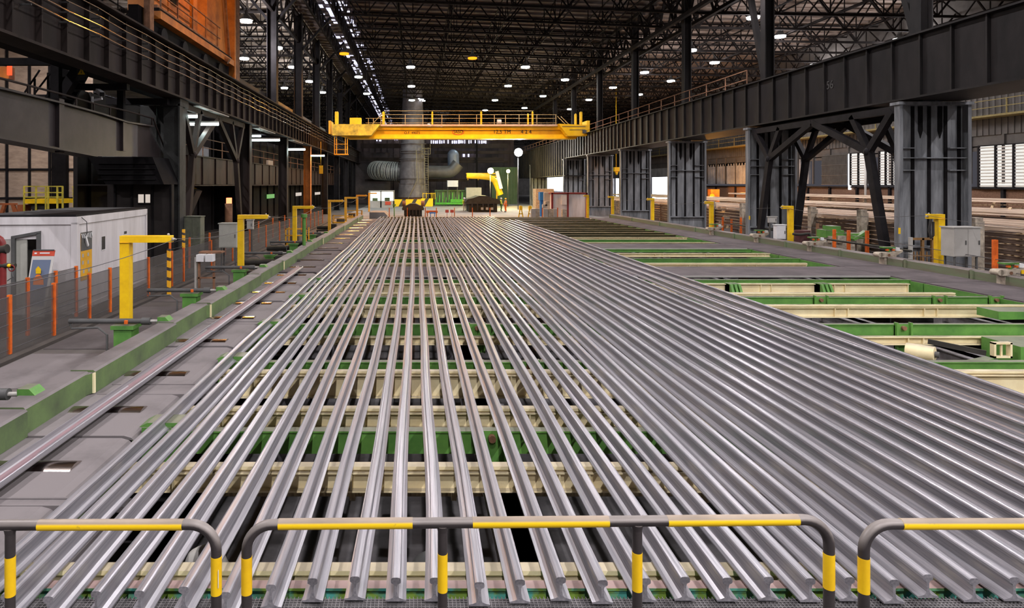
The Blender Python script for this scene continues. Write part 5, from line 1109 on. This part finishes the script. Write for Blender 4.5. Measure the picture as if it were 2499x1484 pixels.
# rail stacks: lower layers seen from the side, full top layers
LP = [(-.07, 0), (.07, 0), (.07, .02), (.012, .04), (.012, .125), (.035, .135), (.035, .165), (-.035, .165), (-.035, .135), (-.012, .125), (-.012, .04), (-.07, .02)]
LY = 25.0
def low_rail(y0, y1, m):
    return MB().prism(LP, 'y', y0, y1).obj('stacked_rail', M[m])
protoA = low_rail(0, 26, 'pile'); protoB = low_rail(0, 26, 'pile_dark'); used = set()
def place(proto, x, y, z, lab, grp):
    o = proto if proto.name not in used else proto.copy()
    if proto.name in used: COL.objects.link(o)
    used.add(proto.name); o.location = (x, y + 13, z); tag(o, lab, 'rail', grp)
for (sx, n, top, y0, nm) in ((23.9, 18, 1.62, 24.5, 'nearer'), (31.6, 18, 1.85, 26, 'middle'), (38.6, 14, 2.35, 28, 'farther')):
    for seg in range(3 if nm != 'farther' else 2):
        y = y0 + seg * 27
        sl = ['front', 'second', 'back'][seg]
        for k in range(n): place(protoA, sx + .1 + k * .34 + random.uniform(-.05, .05), y + random.uniform(-.5, .8), top + (0 if k % 5 else .02), 'pale rail in the top layer of the %s rail stack, %s bundle' % (nm, sl), 'top rails of the %s stack, %s bundle' % (nm, sl))
        if nm == 'nearer' or (nm == 'middle' and seg < 1):
            z = top - .225
            while z > 0: place(protoB, sx + .1, y + random.uniform(-.6, .6), z, 'dark rail in the exposed side of the %s rail stack, %s bundle' % (nm, sl), 'side rails of the %s stack, %s bundle' % (nm, sl)); z -= .225
        for k in range(5):
            yy = y + 1.5 + k * 5.6
            tb = MB(); z = top - .055
            while z > 0: tb.box(sx + .0, sx + .1 + n * .34, yy, yy + .12, z, z + .05); z -= .225
            tb.box(sx + .0, sx + .1 + n * .34, yy, yy + .12, 0, z + .225 + .01)
            tag(tb.obj('timber_bearers', M['timber']), 'column of yellow timber bearers inside the %s rail stack, %s bundle, %s along' % (nm, sl, nth(k)), 'timber', 'timber bearers in the stacks')
for i, (px, Y) in enumerate([(2390, 26.6), (2109, 34.5), (1986, 39.3), (1816, 47.5), (1740, 52.5)]):
    x = PX(px, Y); tag(MB().box(x - .16, x + .16, Y, Y + .35, 0, CZ - 1.35).box(x + .16, x + .3, Y + .1, Y + .3, 0, CZ - 1.5).obj('stack_stanchion', M['cream_dirty']), 'pale upright stanchion before the nearer rail stack, %s from the right' % nth(i), 'stanchion', 'stanchions of the rail stack')
for i, (px, py, Y) in enumerate([(2480, 515, 40), (2175, 508, 50), (2440, 500, 44)]):
    x = PX(px, Y); tag(MB().bar((x - .6, Y, PZ(py + 12, Y)), (x + .1, Y + .5, PZ(py - 8, Y)), .14, .06).obj('loose_board', M['timber']), 'loose timber board on top of the rail stacks, %s' % ['farthest right', 'between the first two columns', 'flat at the back right'][i], 'board')
tag(MB().cyl((PX(2112, 62), 62, 0), (PX(2112, 62), 62, PZ(390, 62)), .1, 8).obj('pale_pipe', M['grey_light']), 'pale vertical pipe seen left of the leaning brace leg', 'pipe')
wl = MB().box(PX(1735, 90), PX(1756, 90), 90, 91, 0, PZ(462, 90)); tag(wl.obj('welding_booth', M['orange_lit_paint']), 'orange-lit welding screen between the second and third right columns', 'screen')
wp = thing('welding_lamp', 'bright orange welding light between the second and third right columns', 'lamp', (PX(1738, 88), 88, PZ(478, 88))); MB().ball((PX(1738, 88), 88, PZ(478, 88)), .3).obj('arc', M['lamp_warm'], wp); point('bulb', (PX(1738, 86.5), 86.5, PZ(474, 88)), wp, 2500, WARM, .3)
# ================================================================== FAR CENTRE
YS = 107.0; sx_ = lambda p: PX(p, YS); sz_ = lambda p: PZ(p, YS)
stk = thing('exhaust_stack', 'tall grey exhaust stack standing behind the yellow crane', 'stack', (sx_(1008), YS, 0))
xc = sx_(1007); yc = YS + 2.4
MB().cyl((xc - .0, yc, sz_(482)), (xc, yc, sz_(340)), 2.25, 36, r2=1.95).cyl((xc, yc, sz_(340)), (xc, yc, 19.5), 1.95, 36, r2=1.6).cyl((xc, yc, sz_(482)), (xc, yc, sz_(448)), 2.5, 36, r2=2.28).obj('shell', M['stack'], stk)
for q in (350, 368, 373, 387, 391, 436, 449): MB().cyl((xc, yc, sz_(q)), (xc, yc, sz_(q) + .1), 2.38 if q > 430 else 2.25, 36).obj('flange_ring', M['stack'], stk)
MB().cyl((xc, yc, 0), (xc, yc, sz_(481)), 2.2, 24).obj('plinth', M['rust'], stk)
lad = MB()
for p in (1036, 1045): lad.bar((sx_(p), YS, 0), (sx_(p), YS, sz_(360)), .09)
for k in range(24): z = .5 + k * .38; lad.bar((sx_(1036), YS, z), (sx_(1045), YS, z), .05)
for q in (377, 363): lad.box(sx_(1030), sx_(1050), YS - .4, YS + .4, sz_(q), sz_(q) + .08)
for p in (1030, 1050): lad.bar((sx_(p), YS - .4, sz_(377)), (sx_(p), YS - .4, sz_(352)), .07)
lad.bar((sx_(1016), YS - .1, sz_(365)), (sx_(1018), YS - .1, sz_(440)), .1); lad.bar((sx_(1018), YS - .1, sz_(440)), (sx_(996), YS - .1, sz_(485)), .1)
lad.obj('ladder', mat('ladder_dull', (.22, .18, .10), .7), stk)
hb = MB().box(sx_(962), sx_(1056), YS - 1.8, YS - 1.2, 0, sz_(486)); hb.box(sx_(1027), sx_(1056), YS - 1.9, YS - 1.2, 0, sz_(484)); tag(hb.obj('hazard_barrier', M['hazard']), 'yellow and black striped barrier wall at the foot of the stack', 'barrier')
mb = MB()
for p in (1032, 1040, 1052, 1056, 1061): mb.bar((sx_(p), YS - 1.5, sz_(486)), (sx_(p), YS - 1.5, sz_(470)), .09)
mb.bar((sx_(1032), YS - 1.5, sz_(472)), (sx_(1061), YS - 1.5, sz_(472)), .07); tag(mb.obj('platform_railing', M['yellow']), 'yellow railing on the right end of the striped barrier', 'railing')
# pipes
t = MB(); c0 = Vector((sx_(976), YS + 4.4, sz_(418)))
pts = [c0 + Vector((-4.4 * math.sin(a), 3.2 * (1 - math.cos(a)), .3 * math.sin(a))) for a in [k * .16 for k in range(10)]]
t.tube(pts, 1.55, 24); o = tag(t.obj('ribbed_duct', M['pipe_far']), 'large ribbed duct bending away left of the stack', 'duct')
mat('rib_pale', (.42, .42, .39), .5)
for k in range(18):
    u = .8 + k * .45; i_ = min(8, int(u)); q = pts[i_].lerp(pts[i_ + 1], u - i_); d = (pts[i_ + 1] - pts[i_]).normalized() * .055
    MB().tube([q + d, q - d], 1.64, 24).obj('rib', M['rib_pale'], o)
mb = MB(); mb.tube([(sx_(1041), YS + 4.2, sz_(418)), (sx_(1092), YS + 4.2, sz_(419))] + [(sx_(1092) + 1.9 * math.sin(R(a)) , YS + 4.2, sz_(419) + 1.9 - 1.9 * math.cos(R(a))) for a in (15, 30, 45)] + [(sx_(1122), YS + 4.2, sz_(398))], 1.05, 24, caps=True)
tag(mb.obj('grey_duct', M['pipe_far']), 'thick grey duct running right from the stack and bending upward', 'duct')
mb = MB(); mb.cyl((sx_(1113), YS + 7.2, sz_(405)), (sx_(1112), YS + 7.2, sz_(374)), 1.0, 22).ball((sx_(1112), YS + 7.2, sz_(374)), 1.0, 22, 12)
tag(mb.obj('domed_duct', M['pipe_blue']), 'bluish duct with a rounded cap above the bent grey duct', 'duct')
mb = MB().tube([(sx_(1132), YS - 6, sz_(430)), (sx_(1160), YS - 6, sz_(431)), (sx_(1185), YS - 6, sz_(434)), (sx_(1196), YS - 6, sz_(441)), (sx_(1202), YS - 6, sz_(453)), (sx_(1210), YS - 6, sz_(474))], .45, 14); tag(mb.obj('yellow_pipe', M['yellow']), 'thick yellow pipe curving down over the dark machine', 'pipe')
mb = MB()
for q in (425, 431): mb.bar((sx_(1132), YS - 5, sz_(q)), (sx_(1203), YS - 5, sz_(q)), .2)
for p in (1136, 1160, 1185, 1203): mb.bar((sx_(p), YS - 5, 0 if p > 1190 else sz_(440)), (sx_(p), YS - 5, sz_(425)), .15)
tag(mb.obj('yellow_gantry', M['yellow']), 'thin yellow gantry frame above the yellow pipe', 'gantry')
tag(MB().bar((sx_(1200), YS - 6.6, sz_(420)), (sx_(1210), YS - 6.6, sz_(460)), .5).obj('white_jib', M['white_paint']), 'white jib leaning beside the yellow floodlight', 'jib')
# dark machines in front
def bulk(px0, px1, py0, Y, lab, n='dark_machine', m='machine_dark', d=2.5):
    x0, x1, z1 = PX(px0, Y), PX(px1, Y), PZ(py0, Y); w = x1 - x0
    t = thing(n, lab, 'machine', ((x0 + x1) / 2, Y, 0))
    MB().box(x0 + w * .08, x1 - w * .08, Y, Y + d, 0, z1 * .55).obj('body', M[m], t)
    hd = MB().prism([(x0, z1 * .5), (x1, z1 * .5), (x1 + w * .02, z1 * .62), (x1 - w * .04, z1 * .8), (x1 - w * .2, z1 * .86), (x0 + w * .62, z1), (x0 + w * .38, z1), (x0 + w * .2, z1 * .86), (x0 + w * .04, z1 * .8), (x0 - w * .02, z1 * .62)], 'y', Y - .2, Y + d); hd.obj('head', M[m], t)
    rb = MB()
    for k in range(5): rb.box(x0 + w * (.15 + k * .16), x0 + w * (.19 + k * .16), Y - .3, Y, .2, z1 * .55)
    rb.obj('ribs', M['black_paint'], t); return t
b1 = bulk(1138, 1220, 478, 84, 'large dark rolling machine below the yellow pipe, centre right', d=5)
for p in (1176, 1188, 1200): MB().box(PX(p - 3, 84), PX(p + 3, 84), 83.6, 83.65, PZ(512, 84), PZ(506, 84)).obj('plate', M['grey_light'], b1)
for k in range(4): MB().cyl((PX(1160 + k * 8, 84), 84.5, PZ(478, 84)), (PX(1163 + k * 8, 84), 84.5, PZ(468, 84)), .25, 8).obj('bolt', M['rust'], b1) if False else None
b2 = bulk(982, 1034, 497, 72, 'dark roller head machine before the striped barrier', d=2)
for p in (986, 1032): MB().cyl((PX(p, 72), 72, PZ(504, 72)), (PX(p, 72), 72, PZ(490, 72)), .2, 8).obj('valve', M['rust'], b2)
# green plant and offices
mb = MB().box(sx_(1062), sx_(1140), YS + 3, YS + 6, 0, sz_(466)); mb.box(sx_(1062), sx_(1150), YS + 2.8, YS + 3, sz_(467), sz_(464))
for k in range(6): mb.box(sx_(1068 + k * 12), sx_(1070 + k * 12), YS + 2.8, YS + 3, 0, sz_(466))
tag(mb.obj('green_plant', M['green_wall']), 'green machinery housing right of the stack', 'machine')
mb = MB()
for k in range(9): mb.bar((sx_(1064 + k * 8), YS + 1.5, 0), (sx_(1066 + k * 8), YS + 1.5, sz_(482 - (k % 3) * 6)), .12)
mb.box(sx_(1100), sx_(1136), YS + 1, YS + 2, sz_(494), sz_(487)); mb.bar((sx_(1062), YS + 1, sz_(497)), (sx_(1138), YS + 1, sz_(497)), .3)
tag(mb.obj('green_pipework', M['green_bright'] if 'green_bright' in M else mat('green_bright', (.10, .45, .05), .5)), 'bright green pipework before the green housing', 'pipework')
cabinet(1092, 1118, 441, 456, 108, 1.5, 'white cabinet perched above the green housing', 'white_paint', legs=True)
mb = MB().box(sx_(1140), sx_(1178), YS + 2, YS + 5, 0, sz_(458)); tag(mb.obj('site_office', M['grey_light']), 'pale office box half hidden behind the yellow pipe', 'office')
lo = thing('lit_office', 'white-lit control booth with glass front left of the striped barrier', 'booth', (PX(930, 100), 100, 0)); Yo = 100; ox = lambda p: PX(p, Yo); oz = lambda p: PZ(p, Yo)
MB().box(ox(899), ox(961), Yo, Yo + 3.5, 0, oz(491)).box(ox(899), ox(961), Yo, Yo + .2, oz(468), oz(466)).box(ox(899), ox(900.5), Yo, Yo + 3, 0, oz(466)).box(ox(959.5), ox(961), Yo, Yo + 3, 0, oz(466)).box(ox(928), ox(931), Yo, Yo + .2, 0, oz(466)).box(ox(899), ox(961), Yo, Yo + 3.5, oz(466), oz(465)).obj('walls', M['grey_light'], lo)
MB().box(ox(900.5), ox(959), Yo + 3.3, Yo + 3.4, oz(491), oz(468)).obj('lit_interior', M['room_glow'], lo)
MB().box(ox(908), ox(920), Yo + 1, Yo + 1.8, oz(491), oz(484)).box(ox(938), ox(950), Yo + 1, Yo + 1.8, oz(491), oz(483)).obj('desks', M['green_wall'], lo)
MB().box(ox(940), ox(954), Yo - .06, Yo, oz(500), oz(492)).obj('red_sign', M['red_paint'], lo)
gw_ = MB().box(PX(1200, 118), PX(1262, 118), 118, 118.4, 0, PZ(408, 118))
for k in range(10): gw_.box(PX(1200 + k * 6.2, 118), PX(1201 + k * 6.2, 118), 117.8, 118, 0, PZ(408, 118))
struct(gw_.obj('wall_green', M['green_wall']))
# dark structures closing the view under the crane
ew = MB().box(-12, -4.8, 122, 122.3, 0, PZ(372, 122)).box(-12, 20, 134, 134.3, 0, CZ + 9.2)
for k in range(26): ew.box(-12 + k * 1.25, -11.9 + k * 1.25, 133.8, 134, 0, CZ + 9.2)
struct(ew.obj('wall_far_plant', mat('plant_brown', (.13, .10, .10), .7, 0, .25, .4, col2=(.06, .05, .052))))
for i, (a, b, c, d) in enumerate([(1036, 1190, 341, 352), (1130, 1148, 371, 383), (1152, 1176, 370, 378), (918, 932, 338, 345), (962, 972, 338, 343)]):
    mb = MB(); n = max(2, int((b - a) / 5)); 
    for k in range(n):
        if random.random() < .8: p0 = a + (b - a) * k / n; mb.box(PX(p0, 133), PX(p0 + (b - a) / n * random.uniform(.4, .85), 133), 133.5, 133.6, PZ(d - random.uniform(0, 3), 133), PZ(c + random.uniform(0, 2), 133))
    struct(mb.obj('window_%d' % (20 + i), M['window_glow']))
for i, (a, b, q, w) in enumerate([(880, 1240, 356, .8), (880, 1230, 388, .5), (905, 1240, 395, .4), (1060, 1290, 372, .5), (890, 985, 440, .4), (1045, 1140, 440, .5)]):
    struct(MB().box(PX(a, 116), PX(b, 116), 116, 116.5, PZ(q, 116) - w / 2, PZ(q, 116) + w / 2).obj('beam_far', M['steel_brown']))
struct(MB().box(PX(1162, 115), PX(1166, 115), 115, 115.4, PZ(500, 115), PZ(340, 115)).obj('column', M['steel_black']))
# site boxes on the right by the columns
Yr = 70.0; rx = lambda p: PX(p, Yr); rz = lambda p: PZ(p, Yr)
rc = thing('red_framed_cabin', 'white cabin with a red frame beside the fifth right column', 'cabin', (rx(1400), Yr, 0))
MB().box(rx(1349), rx(1431), Yr + .1, Yr + 3, 0, rz(473)).obj('panels', M['white_box'], rc)
mb = MB()
for p in (1346, 1384, 1430): mb.box(rx(p), rx(p) + .18, Yr, Yr + .2, 0, rz(471))
mb.box(rx(1346), rx(1434), Yr, Yr + 3, rz(473.5), rz(470.5)); mb.obj('frame', M['red'], rc)
MB().box(rx(1371), rx(1383), Yr - .05, Yr + .1, rz(500), rz(476)).obj('door_leaf', M['white_paint'], rc)
tag(MB().box(PX(1318, 72), PX(1327, 72), 72, 73, PZ(489, 72), PZ(469, 72)).box(PX(1320, 72), PX(1325, 72), 72.2, 72.8, 0, PZ(489, 72)).obj('blue_cabinet', M['blue']), 'bright blue cabinet left of the red-framed cabin', 'cabinet')
tag(MB().box(PX(1328, 71.5), PX(1344, 71.5), 71.5, 73, 0, PZ(470, 71.5)).obj('grey_container', M['grey_light']), 'pale grey container between the blue cabinet and the red-framed cabin', 'container')
tag(MB().box(PX(1308, 78), PX(1352, 78), 78, 80, 0, PZ(461, 78)).obj('timber_crate', M['timber']), 'tall timber crate behind the blue cabinet', 'crate')
i = 0
for (px, py, Y) in ((1302, 516, 66), (1312, 515, 66.4), (1332, 516, 65.5), (1344, 516, 65.6), (1356, 516, 65.4), (1378, 517, 65), (1330, 505, 68), (1336, 497, 68)):
    x = PX(px, Y); tag(MB().box(x - .22, x + .22, Y, Y + .5, PZ(py, Y) - .25 if py < 510 else 0, PZ(py - 6, Y)).obj('stored_box', M['cream_dirty' if i % 2 else 'grey_light']), 'small pale box on the floor before the red-framed cabin, %s' % nth(i), 'box', 'small boxes before the red-framed cabin'); i += 1
for i, (px, Y) in enumerate([(1271, 68), (1294, 68)]):
    x = PX(px, Y); mb = MB().bar((x - .25, Y, 0), (x, Y, 1.35), .1).bar((x + .25, Y, 0), (x, Y, 1.35), .1).bar((x - .2, Y, .5), (x + .2, Y, .5), .1).box(x - .15, x + .15, Y - .1, Y + .3, .9, 1.3)
    tag(mb.obj('pump_stand', M['yellow']), 'yellow A-frame stand near the two workers, %s' % ['left one', 'right one'][i], 'stand')
# orange markers, red boards at the end of the bed
for i, px in enumerate((950, 994, 1038, 1065, 1109, 1153, 1196, 1324, 1361)):
    Y = 62.0; x = PX(px, Y); tag(MB().box(x - .04, x + .04, Y, Y + .08, 0, PZ(507, Y)).obj('marker_post', M['orange']), 'orange marker post at the far end of the cooling bed, %s from the left' % nth(i), 'post', 'orange marker posts at the bed end')
for i, px in enumerate((1091, 1103)): Y = 62.2; x = PX(px, Y); tag(MB().box(x - .16, x + .16, Y, Y + .04, PZ(519, Y), PZ(512, Y)).box(x - .02, x + .02, Y + .04, Y + .08, 0, PZ(512, Y)).obj('red_board', M['red_paint']), 'small red board at the far end of the bed, %s one' % ['left', 'right'][i], 'sign')
tag(MB().box(PX(1040, 62.5), PX(1068, 62.5), 62.5, 62.9, PZ(520, 62.5), PZ(514, 62.5)).box(PX(1042, 62.5), PX(1044, 62.5), 62.6, 62.8, 0, PZ(518, 62.5)).box(PX(1064, 62.5), PX(1066, 62.5), 62.6, 62.8, 0, PZ(518, 62.5)).obj('orange_rack', M['orange']), 'orange rack with a blue tray at the far end of the bed', 'rack')
tag(MB().box(PX(1048, 62), PX(1063, 62), 62, 62.4, PZ(521, 62), PZ(518.5, 62)).box(PX(1050, 62), PX(1051.5, 62), 62.1, 62.3, -.3, PZ(521, 62)).box(PX(1060, 62), PX(1061.5, 62), 62.1, 62.3, -.3, PZ(521, 62)).obj('blue_tray', M['blue']), 'blue tray in front of the orange rack', 'tray')
tag(MB().cyl((PX(962, 68), 68, 0), (PX(962, 68), 68, PZ(501, 68)), .05, 8).box(PX(958.5, 68), PX(966, 68), 67.9, 68.2, PZ(502, 68), PZ(498.5, 68)).obj('green_station', M['green']), 'green button station on a thin post left of the roller head', 'station')
# concrete block at the table end
tag(MB().prism([(-4.4, 0), (-2.6, 0), (-2.6, .5), (-3.0, .9), (-4.4, .9)], 'y', 62, 66).obj('end_block', M['concrete']), 'low concrete block at the far end of the left table', 'block')
# ---- workers
def person(px, Y, helmet, vest, trousers, lab, turn=0, armup=False):
    x = PX(px, Y); t = thing('person', lab, 'person', (x, Y, 0))
    J = {'pel': (0, 0, .95), 'ch': (0, 0, 1.28), 'nk': (0, 0, 1.48), 'hd': (0, -.01, 1.60), 'tp': (0, -.01, 1.70), 'sl': (-.19, 0, 1.42), 'el': (-.26, -.03, 1.14), 'wl': (-.22, -.18, .95), 'fl': (-.21, -.24, .90), 'sr': (.19, 0, 1.42), 'er': (.26, -.03, 1.14), 'wr': (.24, -.16, .93), 'fr': (.23, -.22, .88),
         'hl': (-.10, 0, .90), 'kl': (-.11, -.03, .50), 'al': (-.12, .02, .09), 'tl': (-.13, -.16, .04), 'hr': (.10, 0, .90), 'kr': (.11, -.03, .50), 'ar': (.13, .03, .09), 'tr': (.14, -.15, .04)}
    if armup: J['wr'] = (.2, -.28, 1.2); J['fr'] = (.18, -.36, 1.24)
    rad = {'pel': .14, 'ch': .15, 'nk': .06, 'hd': .095, 'tp': .085, 'sl': .065, 'el': .05, 'wl': .035, 'fl': .035, 'sr': .065, 'er': .05, 'wr': .035, 'fr': .035, 'hl': .10, 'kl': .065, 'al': .045, 'tl': .045, 'hr': .10, 'kr': .065, 'ar': .045, 'tr': .045}
    E = [('pel','ch'),('ch','nk'),('nk','hd'),('hd','tp'),('ch','sl'),('sl','el'),('el','wl'),('wl','fl'),('ch','sr'),('sr','er'),('er','wr'),('wr','fr'),('pel','hl'),('hl','kl'),('kl','al'),('al','tl'),('pel','hr'),('hr','kr'),('kr','ar'),('ar','tr')]
    def skin(names, grow, n, m):
        me = bpy.data.meshes.new(n); ix = {k: i for i, k in enumerate(names)}; c, s = math.cos(turn), math.sin(turn)
        me.from_pydata([(J[k][0]*c - J[k][1]*s, J[k][0]*s + J[k][1]*c, J[k][2]) for k in names], [(ix[a], ix[b]) for a, b in E if a in ix and b in ix], [])
        me.materials.append(m); o = bpy.data.objects.new(n, me); COL.objects.link(o); o.parent = t; ORI[o.name] = Vector((x, Y, 0))
        o.modifiers.new('skin', 'SKIN'); lay = me.skin_vertices[0] if me.skin_vertices else None
        for k in names: lay.data[ix[k]].radius = (rad[k] * grow,) * 2
        lay.data[0].use_root = True
        sd = o.modifiers.new('sub', 'SUBSURF'); sd.levels = 1; sd.render_levels = 1; return o
    skin(list(J), 1.0, 'body', M['skin'])
    skin(['pel', 'ch', 'sl', 'sr', 'el', 'er', 'wl', 'wr'], 1.18, 'jacket', vest); skin(['pel', 'hl', 'kl', 'al', 'hr', 'kr', 'ar'], 1.14, 'trousers', trousers); skin(['al', 'tl'], 1.2, 'boot', M['cloth_dark']); skin(['ar', 'tr'], 1.2, 'boot', M['cloth_dark'])
    MB().ball((x, Y, 1.68), .135, 14, 7, 1, 1.1, 1, lo=-5).box(x - .1, x + .1, Y - .2, Y - .1, 1.665, 1.685).obj('helmet', helmet, t); return t
person(1133, 87, M['white_paint'], M['hivis'], M['grey_light'], 'person in a white helmet and yellow jacket beside the dark rolling machine', .3)
person(1223, 86, M['white_paint'], M['hivis'], M['green'], 'person in a white helmet and yellow-green jacket right of the dark machine', 1.2)
person(1234, 84, M['yellow'], M['hivis_orange'], M['hivis_orange'], 'person in a yellow helmet and orange workwear, rightmost of the workers', -1.2, True)
# crane hook seen through the columns
hk = MB().box(PX(1500, 100), PX(1512, 100), 100, 101, PZ(418, 100), PZ(408, 100)).prism([(PX(1502, 100), PZ(418, 100)), (PX(1511, 100), PZ(418, 100)), (PX(1507, 100), PZ(427, 100))], 'y', 100.2, 100.8).cyl((PX(1506, 100), 100.5, PZ(408, 100)), (PX(1506, 100), 100.5, 19.0), .05, 6)
tag(hk.obj('crane_hook', M['yellow_crane']), 'yellow crane hook block hanging between the right columns', 'hook')
